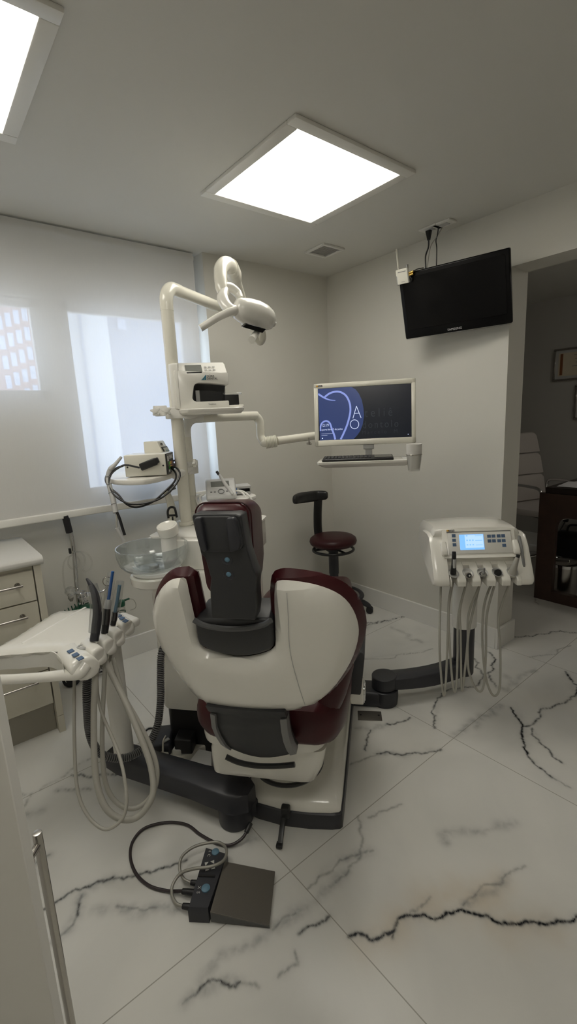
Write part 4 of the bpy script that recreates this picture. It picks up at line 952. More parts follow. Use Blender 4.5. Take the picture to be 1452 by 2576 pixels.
sl = math.atan2(.085, .038)
dvec = (af(.062, 0, .145) - af(.10, 0, .06)).normalized(); nv = af.R @ Vector((.085, 0, .038)).normalized(); wv_ = af.R @ Vector((0, 1, 0))
def ap(a, w, d): return af(.10, 0, .06) + dvec * a + wv_ * w + nv * d
b = B(); b.prism([ap(.005, .012, 0), ap(.005, .098, 0), ap(.062, .098, 0), ap(.062, .012, 0)], nv * .005, bev=.002, seg=1); part('dial_frame', b, M['black'], av)
b = B(); b.prism([ap(.012, .022, .004), ap(.012, .088, .004), ap(.055, .088, .004), ap(.055, .022, .004)], nv * .002); dl = part('dial', b, M['dial'], av)
b = B(); b.tube([ap(.022 + .02 * math.sin(t), .055 - .028 * math.cos(t), .0065) for t in [PI * (.1 + .8 * i / 10) for i in range(11)]], .0012, seg=6, n=0); part('scale', b, M['teal'], dl)
b = B(); b.text('APIT', ap(.070, .025, .0008), wv_, dvec, .016, ext=.0005, spacing=1.25); part('lettering', b, M['ink'], av)
for k, (x, y, mm, r) in enumerate(((.115, .02, 'red', .008), (.118, .05, 'midgrey', .010), (.115, .085, 'midgrey', .010))):
    b = B(); b.cyl(af(.095, y, .035 - .006 * k), af(.125, y, .035 - .006 * k), r, seg=16, bev=.002); part('socket', b, M[mm], av)
b = B(); b.tube([af(.12, .02, .05), af(.15, .03, .06), af(.155, .06, .045), af(.13, .08, .02), af(.15, .04, .015), af(.16, .02, .035), af(.13, .05, .055)], .004, seg=8, n=6); part('cord', b, M['cable'], av)
# handpiece hose wrapped in tape hanging from the shelf
hh_ = thing('ultrasonic_handpiece', 'grey handpiece on a taped hose hanging from the shelf down behind the bowl', 'handpiece', (-2.0179,-0.8398,1.0368))
b = B(); b.tube([Vector(p) for p in [(-1.9539,-0.7365,1.3386),(-1.9852,-0.7445,1.3115),(-2.0072,-0.7444,1.2936),(-2.0202,-0.7422,1.2615),(-2.0248,-0.7616,1.2216),(-2.0257,-0.786,1.1738),(-2.0291,-0.8102,1.1185)]], [.006, .008, .010, .010, .010, .0105, .011], seg=12, n=8); part('taped_hose', b, M['grey'], hh_)
b = B()
pa = [Vector(p) for p in [(-2.0065,-0.7467,1.292),(-2.0193,-0.7451,1.2632),(-2.0243,-0.7591,1.2331),(-2.0253,-0.7738,1.1977),(-2.0281,-0.7957,1.1535)]]
for i, p in enumerate(pa):
    t = (pa[min(i + 1, 4)] - pa[max(i - 1, 0)]); b.torus(p, .0105, .0012, t + Vector((.01, .004, 0)), seg=20, ms=6)
part('tape_turns', b, M['midgrey'], hh_)
b = B(); b.tube([Vector(p) for p in [(-2.0286,-0.8098,1.1218),(-2.0284,-0.8157,1.099),(-2.033,-0.8173,1.0782),(-2.0351,-0.8209,1.0573)]], .0035, seg=8); part('thin_cord', b, M['hose'], hh_)
b = B(); b.tube([Vector(p) for p in [(-2.0248,-0.8129,1.1215),(-2.0186,-0.8186,1.0927),(-2.014,-0.8254,1.0541),(-2.0094,-0.8303,1.0235)]], .006, seg=10); part('dark_hose', b, M['cable'], hh_)
b = B(); b.tube([Vector(p) for p in [(-2.0351,-0.8209,1.0573),(-2.0249,-0.8236,1.0271),(-2.0145,-0.8265,0.9965)]], .0085, seg=12); part('handpiece_body', b, M['grey'], hh_)
# dark hook and white lever behind the posts
t = thing('hanging_hook', 'small black wire loop standing behind the cup filler', 'hook', (-1.734,-0.7017,1.034))
b = B(); b.tube([Vector(p) for p in [(-1.7573,-0.7089,1.0351),(-1.7555,-0.703,1.0644),(-1.7468,-0.7054,1.0823),(-1.7347,-0.7143,1.0853),(-1.7272,-0.7223,1.0774),(-1.7264,-0.7331,1.0369)]], .0055, seg=8); b.tube([Vector((-1.7553,-0.7074,1.0479)), Vector((-1.7261,-0.7306,1.0479))], .005, seg=8, n=0); b.cyl(Vector((-1.7417,-0.7197,1.0415)), Vector((-1.7417,-0.7197,1.0415)) * 1 - Vector((0, 0, Vector((-1.7417,-0.7197,1.0415)).z - 1.0)), .004, seg=10); part('wire', b, M['black'], t)
t = thing('suction_hanger', 'curved cream lever behind the white posts above the cup filler', 'holder', (-1.6947,-0.6017,1.0381))
b = B(); b.tube([Vector(p) for p in [(-1.7232,-0.6163,1.1485),(-1.714,-0.6281,1.1308),(-1.71,-0.639,1.1001),(-1.7101,-0.6485,1.0621),(-1.7217,-0.6621,0.9716)]], [.012, .018, .020, .021, .021], seg=14, flat=.6); part('lever', b, M['cream'], t)
b = B(); b.tube([Vector(p) for p in [(-1.7182,-0.6218,1.1425),(-1.6948,-0.6213,1.1666),(-1.6713,-0.6257,1.1718)]], .007, seg=8); b.tube([Vector(p) for p in [(-1.7104,-0.63,1.1344),(-1.6906,-0.6276,1.1549),(-1.6702,-0.6295,1.1602)]], .005, seg=8); part('tubes', b, M['midgrey'], t)

# ---- right hand shelf with the endodontic motor
z3 = 1.10
rs = thing('side_shelf', 'white shelf clamped to the right of the posts, carrying a grey motor unit', 'shelf', (-1.5072,-0.7901,1.1))
b = B(); P = cr([Vector((q[0], q[1], z3 - .02)) for q in [(-1.6235,-0.758,1.1),(-1.6302,-0.8538,1.1),(-1.5383,-0.9118,1.1),(-1.3763,-0.8581,1.1),(-1.3315,-0.8181,1.1),(-1.323,-0.7416,1.1),(-1.4046,-0.6202,1.1),(-1.5237,-0.5806,1.1)]], 4, True)
b.prism(P, (0, 0, .02), bev=.004, seg=2); part('plate', b, M['satin'], rs)
b = B(); b.box(Vector((P2.x, P2.y, z3 - .01)), (.075, .075, .075), rz=.5, bev=.004); part('clamp', b, M['acryl'], rs)
b = B(); b.tube([Vector((P2.x, P2.y, z3 - .015)), Vector((-1.5444,-0.6382,1.09))], .016, seg=12, n=0); part('bracket', b, M['satin'], rs)
xf = Fr((-1.587,-0.7765,1.0985), math.radians(-29)); xf.o.z = z3
xm = thing('endodontic_motor', 'grey rounded endodontic motor with a small display on the side shelf', 'dental device', xf(.07, .05, 0))
b = B(); b.prism([xf(0, y, z) for y, z in ((-.01, 0), (-.01, .02), (.075, .088), (.10, .092), (.125, .08), (.135, .0))], xf.R @ Vector((.145, 0, 0)), bev=.010, seg=3); part('housing', b, M['grey'], xm)
tl = math.atan2(.068, .085)
def xp(x, y, dz=0.0): return xf(x, y, .02 + (y + .01) * .8 + dz)
b = B(); b.box(xp(.07, .052, .001), (.088, .034, .004), rot=xf.R @ Matrix.Rotation(tl, 3, 'X'), bev=.001, seg=1); part('display', b, M['lcd'], xm)
b = B(); b.torus(xp(.072, .012, .002), .014, .002, xf.R @ Vector((0, -.68, .85)), seg=24, ms=6); part('dial_ring', b, M['midgrey'], xm)
for x in (.025, .042, .10, .118):
    b = B(); b.box(xp(x, .012, .001), (.009, .007, .003), rot=xf.R @ Matrix.Rotation(tl, 3, 'X')); part('button', b, M['midgrey'], xm)
b = B(); b.tube([xf(.135, .05, .03), xf(.165, .02, .03), xf(.19, -.01, .0), xf(.20, -.02, -.05), xf(.195, -.02, -.10)], .0045, seg=8); b.tube([xf(.135, .06, .03), xf(.175, .035, .03), xf(.21, .0, .0), xf(.222, -.01, -.05), xf(.215, -.01, -.10)], .0045, seg=8)
b.tube([xf(-.01, .02, .03), xf(-.03, 0, .02), xf(-.02, -.02, -.01), xf(.01, -.025, -.04), xf(.02, -.02, -.09)], .0045, seg=8); b.tube([xf(-.01, .03, .03), xf(-.045, .01, .02), xf(-.04, -.015, -.01), xf(-.015, -.02, -.04), xf(-.0, -.02, -.09)], .0045, seg=8)
part('cord', b, M['hosew'], xm)
em = thing('motor_handpiece', 'slim grey motor handpiece leaning on the endodontic motor', 'handpiece', xp(.11, .09, 0))
b = B(); b.tube([Vector(p) for p in [(-1.5139,-0.7757,1.2295),(-1.5082,-0.7924,1.2068),(-1.5019,-0.8272,1.1664),(-1.4952,-0.868,1.129)]], [.004, .007, .009, .007], seg=12); part('body', b, M['grey'], em)
b = B(); b.tube([Vector(p) for p in [(-1.5177,-0.7716,1.2335),(-1.5122,-0.7824,1.2182)]], .0065, seg=10, n=0); part('head', b, M['black'], em)
sbf = Fr((-1.4059,-0.7642,1.0991), math.radians(-25)); sbf.o.z = z3
sb = thing('small_control_box', 'small flat silver box with a dark window at the right end of the side shelf', 'dental device', sbf(.03, .03, 0))
b = B(); sbf.box(b, (.03, .05, .025), (.085, .10, .042), .003); part('housing', b, M['grey'], sb)
b = B(); sbf.box(b, (.038, -.001, .025), (.055, .004, .016), .001, seg=1); part('window', b, M['screen'], sb)
b = B(); sbf.box(b, (-.006, -.001, .025), (.012, .004, .028), .001, seg=1); part('key', b, M['blue'], sb)

# ================================================================ RIGHT: DENTIST'S INSTRUMENT CONSOLE
CC = Vector((-0.5065,-1.4929,0.075))
con = thing('instrument_console', 'white instrument console with a blue lit display on a grey floor arm', 'dental console', (CC.x, CC.y, 0))
PV = Vector((-0.9344,-1.3041,0.15)); PV.z = 0
# floor arm
b = B()
b.loft([[PV + Vector((math.cos(t) * r + ox, math.sin(t) * r + oy, z)) for t in [2 * PI * i / 36 for i in range(36)]] for z, r, ox, oy in ((0.0, .066, 0, 0), (.04, .07, 0, 0), (.080, .069, 0, 0), (.085, .06, 0, 0))])
q = Vector(wc(.22, PV.dot(CV) - OC.dot(CV), 0)); 
b.box((PV + q) / 2 + Vector((0, 0, .042)), ((PV - q).length, .128, .080), rz=math.atan2((PV - q).y, (PV - q).x), bev=.012); part('floor_block', b, M['dark2'], con)
b = B(); b.cyl(PV + Vector((0, 0, .088)), PV + Vector((0, 0, .152)), .064, seg=48, bev=.006); part('pivot', b, M['dark2'], con)
aP = Vector((CC.x, CC.y, 0)); dA = (aP - PV).normalized(); nA = Vector((-dA.y, dA.x, 0))
b = B(); rings = []
for i in range(9):
    t = i / 8; p = PV + (aP - PV) * (.05 + .93 * t) + nA * (-.03 * math.sin(PI * t)); z0 = .088 - .012 * t; z1 = .148 + .006 * t; w = .050 - .008 * t
    rings.append([p + nA * (w * sx) + Vector((0, 0, (z0 + z1) / 2 + (z1 - z0) / 2 * sz)) for sx, sz in ((1, -1), (1, .82), (.85, 1), (-.85, 1), (-1, .82), (-1, -1))])
b.loft(rings); part('arm', b, M['dark2'], con, angle=50)
zc1 = .345
b = B(); b.lathe([(0, .070), (.052, .070), (.056, .077), (.056, zc1), (0, zc1)], aP, seg=40, sx=1.0, sy=.85, rz=math.atan2(dA.y, dA.x)); part('column_foot', b, M['dark2'], con)
b = B(); b.lathe([(0, zc1), (.064, zc1), (.064, .76), (0, .76)], aP, seg=40, sx=1.0, sy=.85, rz=math.atan2(dA.y, dA.x)); part('column', b, M['satin'], con)
# head of the console, own frame: x right, y away from the viewer, z up
kx = math.radians(-43)
ko = Vector((-0.7303,-1.6924,0.6887)) + Vector((0, 0, .008))
kf = Fr(ko, kx)
KW = .190
def kp(x, y, z): return kf(x, y, z)
b = B()
# top lid: lofted across, wide and drooping to the sides
sec = [(.335, .205), (.330, .225), (.30, .236), (.20, .243), (.10, .246), (.06, .240), (.052, .226), (.06, .20), (.10, .17), (.30, .15)]
rings = []
for x, dz, sh in ((-KW - .012, -.045, .012), (-KW - .008, -.022, .004), (-KW + .002, -.005, 0), (-KW * .5, 0, 0), (0, .002, 0), (KW * .5, 0, 0), (KW - .03, -.003, 0), (KW - .010, -.014, .003), (KW + .008, -.045, .01)):
    rings.append([kp(x, y + sh, z + dz) for y, z in sec])
b.loft(rings); part('lid', b, M['white'], con, angle=50)
b = B()   # body behind the panel and the holder block
b.prism([kp(-KW + .03, y, z) for y, z in ((.30, .16), (.05, .236), (.004, .128), (-.012, .118), (.012, .108), (.018, .085), (.10, .02), (.30, .06))], kf.R @ Vector((2 * KW - .06, 0, 0)), bev=.004, seg=2)
part('body', b, M['white'], con)
# sloping panel
pa0, pa1 = Vector((0, .047, .231)), Vector((0, .0035, .131))
pup = (pa0 - pa1).normalized(); pout = Vector((0, -pup.z, pup.y))
def pp(fx, fz, d=0.0):
    v = pa1 + (pa0 - pa1) * fz + pout * d; return kf(-.138 + .280 * fx, v.y, v.z)
pxv = kf.R @ Vector((1, 0, 0)); pzv = kf.R @ pup; pov = kf.R @ pout
def pbox(b, x0, z0, x1, z1, d, th, bev=0.0): return b.prism([pp(x0, z0, d), pp(x1, z0, d), pp(x1, z1, d), pp(x0, z1, d)], pov * th, bev=bev, seg=2)
b = B(); pbox(b, 0, .02, 1, .92, -.004, .006, .002); pan = part('control_panel', b, M['satin'], con)
b = B(); pbox(b, -.01, .93, 1.0, .955, -.002, .004); part('panel_slot', b, M['midgrey'], con)
for s in (-1, 1):
    b = B(); b.prism([kf(s * KW * .76, y, z) for y, z in ((.03, .19), (-.006, .152), (-.012, .132), (.0, .124), (.05, .15))], kf.R @ Vector((s * .028, 0, 0)), bev=.008, seg=3); part('panel_ear', b, M['white'], con)
M['lcdblue'] = emit('lit blue display', (.20, .46, .90), .95)
M['lcdpale'] = emit('pale lit display field', (.42, .62, .92), .95)
b = B(); pbox(b, .185, .18, .565, .82, .002, .0015); dsp = part('display', b, M['lcdblue'], pan)
b = B(); pbox(b, .27, .26, .555, .80, .0035, .0004); part('display_field', b, M['lcdpale'], dsp)
b = B()
for r in range(3):
    for c in range(3 if r < 2 else 1): pbox(b, .29 + c * .045, .36 + r * .19, .315 + c * .045, .41 + r * .19, .0038, .0003)
    pbox(b, .43, .36 + r * .19, .54, .385 + r * .19, .0038, .0003)
part('display_marks', b, M['lcdblue'], dsp)
for i in range(3):
    b = B(); pbox(b, .07, .72 - .19 * i, .128, .85 - .19 * i, .002, .001); part('key', b, M['keyblue'], pan)
for r in range(2):
    for c in range(4):
        x = .625 + c * .07 + (.012 if c > 1 else 0); b = B(); pbox(b, x, .66 - .2 * r, x + .058, .79 - .2 * r, .002, .001); part('key', b, M['keyblue'], pan)
b = B(); pbox(b, .847, .26, .905, .39, .002, .001); part('key', b, M['keyblue'], pan)
b = B(); pbox(b, -.01, .965, .115, 1.035, .004, .0015); bd = part('badge', b, M['ink'], con)
b = B(); pbox(b, -.01, .965, .022, 1.035, .0047, .001); part('badge_mark', b, M['orange'], bd)
b = B(); b.text('KaVo', pp(.035, .975, .006), pxv, pzv, .0085, ext=.0002, squash=1.1); part('badge_letters', b, M['whiteink'], bd)
# holder bar with five scoops
hz0, hz1 = .0, .072
XS = [-.128, -.065, -.002, .062, .126]
b = B(); segs = []
edge = [-KW + .045] ; 
for x in XS: edge += [x - .013, x + .013]
edge += [KW - .03]
# row of solid blocks between the slots with sloping top
prof = [(.03, .098), (-.012, .078), (-.020, .070), (-.062, .034), (-.066, .026), (-.064, .002), (-.05, .0), (.03, .0)]
for i in range(0, len(edge), 2):
    b.prism([kf(edge[i], y, z) for y, z in prof], kf.R @ Vector((edge[i + 1] - edge[i], 0, 0)), bev=.004, seg=3)
for x in XS: b.prism([kf(x - .0135, y, z) for y, z in ((.03, .098), (-.002, .083), (.004, .03), (.03, .0))], kf.R @ Vector((.027, 0, 0)))
part('holder', b, M['white'], con)
for x in XS:
    b = B(); ctr = kf(x, -.0375, .0575); axn = kf.R @ Vector((0, -.65, .76))
    b.lathe([(.0, -.012), (.014, -.011), (.021, -.004), (.0225, .0015), (.0215, .0025), (.019, .0008), (.014, -.006), (0, -.008)], ctr, axn, seg=32, sx=1, sy=1.12); part('scoop', b, M['grey'], con)
# side cheeks with the grip slot on the right
def cheek(s):
    P = [(.30, .17), (.20, .205), (.10, .212), (.06, .205), (.02, .160), (-.02, .095), (-.055, .035), (-.062, .016), (-.055, .002), (-.03, -.005), (.02, .0), (.16, .06), (.30, .13)]
    b = B(); rings = []
    for x, k in ((s * (KW - .04), 1), (s * (KW + .005), 1), (s * (KW + .018), .985), (s * (KW + .026), .95)):
        cy, cz = .12, .10; rings.append([kf(x, cy + (y - cy) * k, cz + (z - cz) * k) for y, z in P])
    if s < 0: rings = rings[::-1]
    b.loft(rings); part('side_cheek', b, M['white'], con, angle=50)
cheek(1); cheek(-1)
b = B(); P = [(.055, .198), (.045, .196), (.010, .140), (-.015, .085), (-.030, .035), (-.022, .032), (-.002, .070), (.025, .125)]
b.prism([kf(KW + .0005 - .017, y - .012, z + .004) for y, z in P], kf.R @ Vector((.012, 0, 0)), bev=.002, seg=1); part('grip_slot', b, M['midgrey'], con)
b = B(); kf_bot = [kp(-KW + .04, .02, .004), kp(KW - .04, .02, .004), kp(KW - .04, .28, .066), kp(-KW + .04, .28, .066)]
b.prism(kf_bot, (0, 0, -.006)); b.cyl(aP + Vector((0, 0, .70)), aP + Vector((0, 0, ko.z + .15)), .05, seg=24); part('underside', b, M['satin'], con)

# handpieces: each with its own hose loop
def hand(name, label, body, hose, parts):
    t = thing(name, label, 'handpiece', body[0], 0, 'instruments in the console holder')
    for nm, pts, r, mm in parts:
        b = B(); b.tube(pts, r, seg=14, n=5); part(nm, b, M[mm], t)
    b = B(); b.tube(hose, .0052, seg=10, n=8); part('hose', b, M['hose'], t)
    return t
def hb(i, y=-.036, z=.054): return kf(XS[i], y, z)
def loop(i, K): return [kf(XS[i], -.018, .045), kf(XS[i], -.016, .0)] + [Vector(p) for p in K]
hand('syringe', 'black sleeved syringe standing up in the leftmost slot of the white console', [hb(0)], loop(0, [(-0.8355,-1.6036,0.6053),(-0.8638,-1.6192,0.4539),(-0.9038,-1.6392,0.2482),(-0.9213,-1.6413,0.185),(-0.9187,-1.6264,0.2522),(-0.898,-1.5992,0.4254)] + [kf(-.158, .06, .01)]),
     [('grip', [hb(0), hb(0, -.040, .10), hb(0, -.041, .145)], [.013, .0105, .0095], 'black'), ('sleeve', [hb(0, -.0445, .085), hb(0, -.0465, .11), hb(0, -.047, .125)], [.007, .007, .007], 'grey'), ('tip', [hb(0, -.041, .145), hb(0, -.039, .158)], [.009, .005], 'rubber')])
hand('motor_coupling', 'grey hose coupling lying in the second slot from the left of the white console', [hb(1)], loop(1, [(-0.8107,-1.6392,0.5425),(-0.8435,-1.6589,0.3608),(-0.8654,-1.6704,0.2458),(-0.8793,-1.6712,0.1989),(-0.8798,-1.6564,0.2559),(-0.862,-1.6284,0.4232),(-0.8404,-1.6074,0.575)] + [kf(-.098, .06, .01)]),
     [('coupling', [hb(1, -.03, .042), hb(1, -.052, .050)], [.0135, .013], 'steel'), ('socket', [hb(1, -.052, .050), hb(1, -.058, .0515)], [.010, .0095], 'black'), ('pin', [hb(1, -.055, .051), hb(1, -.063, .053)], [.004, .004], 'chrome')])
hand('turbine_coupling', 'chrome turbine coupling with a pin in the middle slot of the white console', [hb(2)], loop(2, [(-0.7714,-1.6681,0.5524),(-0.7977,-1.6806,0.4193),(-0.8269,-1.6878,0.2986),(-0.8521,-1.692,0.2022),(-0.8452,-1.6807,0.2691),(-0.8177,-1.6566,0.4511),(-0.7996,-1.6405,0.5725)] + [kf(-.034, .06, .01)]),
     [('coupling', [hb(2, -.03, .045), hb(2, -.050, .054)], [.0135, .012], 'black'), ('ring', [hb(2, -.050, .054), hb(2, -.057, .058)], [.012, .010], 'chrome'), ('pin', [hb(2, -.057, .058), hb(2, -.060, .085)], [.0042, .003], 'midgrey')])
hand('scaler_socket', 'black round hose socket in the second slot from the right of the white console', [hb(3)], loop(3, [(-0.71,-1.721,0.5364),(-0.7427,-1.7407,0.3547),(-0.7724,-1.7506,0.2218),(-0.7948,-1.7389,0.1974),(-0.8121,-1.7106,0.2548),(-0.8114,-1.6926,0.3282),(-0.7821,-1.6778,0.4795)] + [kf(.03, .06, .01)]),
     [('socket', [hb(3, -.03, .050), hb(3, -.050, .060)], [.0150, .0148], 'black'), ('bore', [hb(3, -.050, .060), hb(3, -.0512, .0605)], [.0085, .0083], 'rubber')])
hand('curing_handpiece', 'grey film wrapped handpiece leaning right in the rightmost slot of the white console', [hb(4)], loop(4, [(-0.6668,-1.756,0.5337),(-0.6875,-1.7794,0.3758),(-0.7158,-1.7981,0.2122),(-0.7406,-1.7883,0.1727),(-0.7552,-1.7676,0.2085),(-0.7573,-1.7443,0.2943),(-0.74,-1.7182,0.4525),(-0.7069,-1.708,0.5974)] + [kf(.09, .06, .01)]),
     [('body', [hb(4, -.034, .04), kf(XS[4] + .004, -.043, .075), kf(XS[4] + .018, -.042, .125)], [.020, .014, .0085], 'hose'), ('tip', [kf(XS[4] + .018, -.042, .125), kf(XS[4] + .021, -.042, .137)], [.0085, .0078], 'black')])

# ================================================================ LEFT: ASSISTANT'S TABLE
AC = Vector((-2.155,-0.9413,0.15))
ast = thing('assistant_table', 'white assistant table with a loop handle and lobed tube holders on a round column', 'dental table', (AC.x, AC.y, 0))
ZT = .735
b = B(); b.cyl((AC.x, AC.y, .149), (AC.x, AC.y, .70), .040, seg=36); part('column', b, M['satin'], ast)
P2v = Vector((-1.9128,-1.4037,0.15)); P2v.z = 0
PB = Vector((-1.91,-1.3879,0.02)); PB.z = 0
d = Vector((P2v.x - AC.x, P2v.y - AC.y, 0)); dn_ = d.normalized(); nn = Vector((-dn_.y, dn_.x, 0))
A_ = Vector((AC.x, AC.y, 0))
b = B(); rings = []
for t, w, z0, z1 in ((-.15, .020, .09, .135), (-.13, .040, .08, .147), (0, .052, .076, .150), (.3, .052, .076, .150), (.7, .054, .078, .150), (.82, .060, .078, .150), (1.0, .062, .078, .150), (1.08, .054, .078, .150), (1.14, .030, .078, .148)):
    p = A_ + d * t
    rings.append([p + nn * (w * sx) + Vector((0, 0, (z0 + z1) / 2 + (z1 - z0) / 2 * sz)) for sx, sz in ((1, -1), (1, .8), (.88, 1), (-.88, 1), (-1, .8), (-1, -1))])
b.loft(rings); part('arm', b, M['dark2'], ast, angle=50)
b = B(); b.cyl(P2v + Vector((0, 0, .0)), P2v + Vector((0, 0, .08)), .064, seg=44, bev=.008)
b.box((P2v + wc(-.10, .10, 0)) / 2 + Vector((0, 0, .045)), (.18, .12, .074), rz=CH - .9, bev=.01); part('pivot_base', b, M['dark2'], ast)
# table plate (outline traced on its own plane)
out = [(-2.644,-1.0151),(-2.583,-0.9276),(-2.5075,-0.8826),(-2.4046,-0.7995),(-2.2953,-0.7031),(-2.2679,-0.6961),(-2.2197,-0.7391),(-2.1787,-0.7452),(-2.1492,-0.7814),(-2.1349,-0.8487),(-2.1197,-0.9363),(-2.1244,-0.9947),(-2.1566,-1.0223),(-2.2051,-1.0679),(-2.263,-1.1223),(-2.3056,-1.148),(-2.3575,-1.078),(-2.3993,-1.0411),(-2.4424,-1.0107),(-2.4699,-0.9956),(-2.5179,-0.9605),(-2.5869,-0.9678)]
def tw(x, y, dd): return Vector((x, y, ZT - .014 + dd))
b = pillow([(p.x, p.y) for p in cr([(q[0], q[1], 0) for q in out], 2, True)], tw, .014, .022, .03, .03); part('plate', b, M['white'], ast)
b = B(); pts = [Vector(p) for p in [(-2.4487,-0.9416,0.7355),(-2.3177,-0.8482,0.7355),(-2.1817,-0.7559,0.7355)]]; b.tube([p - Vector((0, 0, .0012)) for p in pts], .002, seg=8, n=4, flat=3.0); part('plate_ridge', b, M['satin'], ast)
# holder lobes
lobes = [([(206.0,1655.0),(232.0,1690.0)],0.7),([(228.0,1633.0),(262.0,1668.0)],0.705),([(252.0,1612.0),(288.0,1643.0)],0.705),([(274.0,1594.0),(308.0,1620.0)],0.705),([(296.0,1558.0),(330.0,1590.0)],0.705)]
Ls = [[(-2.333,-1.08,0.712),(-2.3191,-1.1865,0.702),(-2.2974,-1.2015,0.668)],[(-2.2776,-1.0888,0.722),(-2.2614,-1.1636,0.71),(-2.2394,-1.1524,0.675)],[(-2.2253,-1.0463,0.722),(-2.2113,-1.121,0.71),(-2.1873,-1.1042,0.675)],[(-2.1767,-1.002,0.722),(-2.1615,-1.075,0.71),(-2.142,-1.0585,0.675)],[(-2.1222,-0.9299,0.722),(-2.1058,-1.0121,0.71),(-2.083,-0.9949,0.675)]]
for i, L in enumerate(Ls):
    b = B(); L = [Vector(p) for p in L]
    dd = (L[2] - L[0]); dd.z = 0; dd.normalize(); nn2 = Vector((-dd.y, dd.x, 0))
    wid = (.046, .026, .025, .025, .029)[i]
    Q = cr(L, 6); rings = []
    for k, q in enumerate(Q):
        t = k / (len(Q) - 1); w = wid * (.9 + .1 * math.sin(PI * t)) * (1 if t < .75 else math.sqrt(max(.05, 1 - ((t - .75) / .27) ** 2))); h = (.021 if i else .027) * (1 if t < .8 else math.sqrt(max(.08, 1 - ((t - .8) / .22) ** 2)))
        rings.append([q + nn2 * (w * math.copysign(abs(math.cos(a)) ** (.6 if i else .85), math.cos(a))) + Vector((0, 0, h * math.copysign(abs(math.sin(a)) ** (.6 if i else .85), math.sin(a)))) for a in [2 * PI * j / 24 for j in range(24)]])
    b.loft(rings); lb = part('holder_lobe', b, M['white'], ast, angle=60)
    if i in (0, 4):
        for k in range(3):
            b = B()
            c = Vector([(-2.3364,-1.1373,0.738),(-2.331,-1.1735,0.737),(-2.3253,-1.2064,0.735)][k]) if i == 0 else Vector([(-2.1158,-0.9681,0.742),(-2.1142,-0.9981,0.741),(-2.112,-1.0297,0.739)][k])
            ang = math.atan2(dd.y, dd.x)
            b.box(c - Vector((0, 0, .0)), (.016, .020, .004), rot=Matrix.Rotation(ang, 3, 'Z') @ Matrix.Rotation(.28, 3, 'Y'), bev=.001, seg=1); part('key', b, M['keyblue'], lb)
b = B(); b.torus(Vector((-2.2966,-1.1241,0.733)), .0135, .004, (.1, -.1, 1), seg=28, ms=8); b.cyl(Vector((-2.2966,-1.1241,0.733)) - Vector((0, 0, .004)), Vector((-2.2966,-1.1241,0.733)), .013, seg=24); part('empty_slot', b, M['grey'], ast)
# bridge under the lobes and loop handle at the left
b = B(); b.tube([Vector(p) for p in [(-2.349,-1.1277,0.7),(-2.2828,-1.0973,0.7),(-2.1926,-1.0157,0.7),(-2.106,-0.9303,0.7)]], .024, seg=16, n=5, flat=1.3); part('holder_bridge', b, M['white'], ast)
b = B()
hp_ = [Vector(p) for p in [(-2.3123,-1.1881,0.7),(-2.3367,-1.1973,0.685),(-2.3742,-1.1697,0.68),(-2.4368,-1.1298,0.68),(-2.4979,-1.0846,0.68),(-2.5686,-1.0302,0.68),(-2.6504,-0.9843,0.68),(-2.7067,-0.8822,0.69),(-2.6562,-0.7999,0.71),(-2.5818,-0.8848,0.715)]]
b.tube(hp_, [.024, .022, .017, .015, .015, .016, .017, .018, .02, .02], seg=18, n=7, flat=1.1); part('loop_handle', b, M['white'], ast)
b = B(); wl_ = cr([Vector(p) for p in [(-2.5824,-0.9021,0.722),(-2.5169,-0.939,0.722),(-2.4689,-0.9779,0.722),(-2.4359,-0.9983,0.722),(-2.3982,-1.0272,0.722),(-2.3755,-1.0726,0.722),(-2.3692,-1.1309,0.722),(-2.3736,-1.1901,0.722)]], 4)
cen = Vector((-2.353,-0.8743,0.722))
b.loft([[p, p + Vector((0, 0, -.062)), p + (cen - p).normalized() * .01 + Vector((0, 0, -.062)), p + (cen - p).normalized() * .012] for p in wl_]); part('inner_wall', b, M['satin'], ast)
b = B(); b.box(Vector((AC.x, AC.y, .695)), (.22, .12, .035), rz=CH - .5, bev=.012); part('bracket', b, M['satin'], ast)

# tubes standing in the lobes
def suction(name, label, parts, hose, hr, sleeve=None):
    t = thing(name, label, 'suction tube', parts[0][1][0], 0, 'tubes in the assistant table')
    for nm, pts, r, mm in parts:
        b = B(); b.tube([Vector(p) for p in pts], r, seg=14, n=6); part(nm, b, M[mm], t)
    if sleeve:
        b = B(); b.tube([Vector(p) for p in sleeve[0]], sleeve[1], seg=14, n=5); part('plastic_sleeve', b, M['sleeve'], t)
    b = B(); b.tube([Vector(p) for p in hose], hr, seg=12, n=9); part('hose', b, M['hose'], t)
suction('suction_tube', 'large black curved suction tube in a clear sleeve, nearest tube on the assistant table',
        [('tube', [(-2.2541,-1.1172,0.7405),(-2.2387,-1.1156,0.7956),(-2.2289,-1.1115,0.8429),(-2.2266,-1.1013,0.8906),(-2.2306,-1.0833,0.9235),(-2.2379,-1.0644,0.9499)], [.015, .0165, .0155, .0135, .0095, .004], 'dark2')],
        [(-2.2643,-1.1462,0.697),(-2.2774,-1.1643,0.6352),(-2.3096,-1.2066,0.5206),(-2.3431,-1.271,0.3664),(-2.3425,-1.3211,0.2729),(-2.3069,-1.3612,0.2263),(-2.258,-1.3873,0.2255),(-2.2077,-1.3893,0.2735),(-2.1884,-1.3483,0.3419),(-2.1918,-1.2846,0.4286),(-2.2057,-1.1928,0.5418),(-2.2279,-1.1081,0.653)], .0105,
        ([(-2.2496,-1.1137,0.7689),(-2.2289,-1.1064,0.8634),(-2.2287,-1.0893,0.9318)], [.019, .021, .017]))
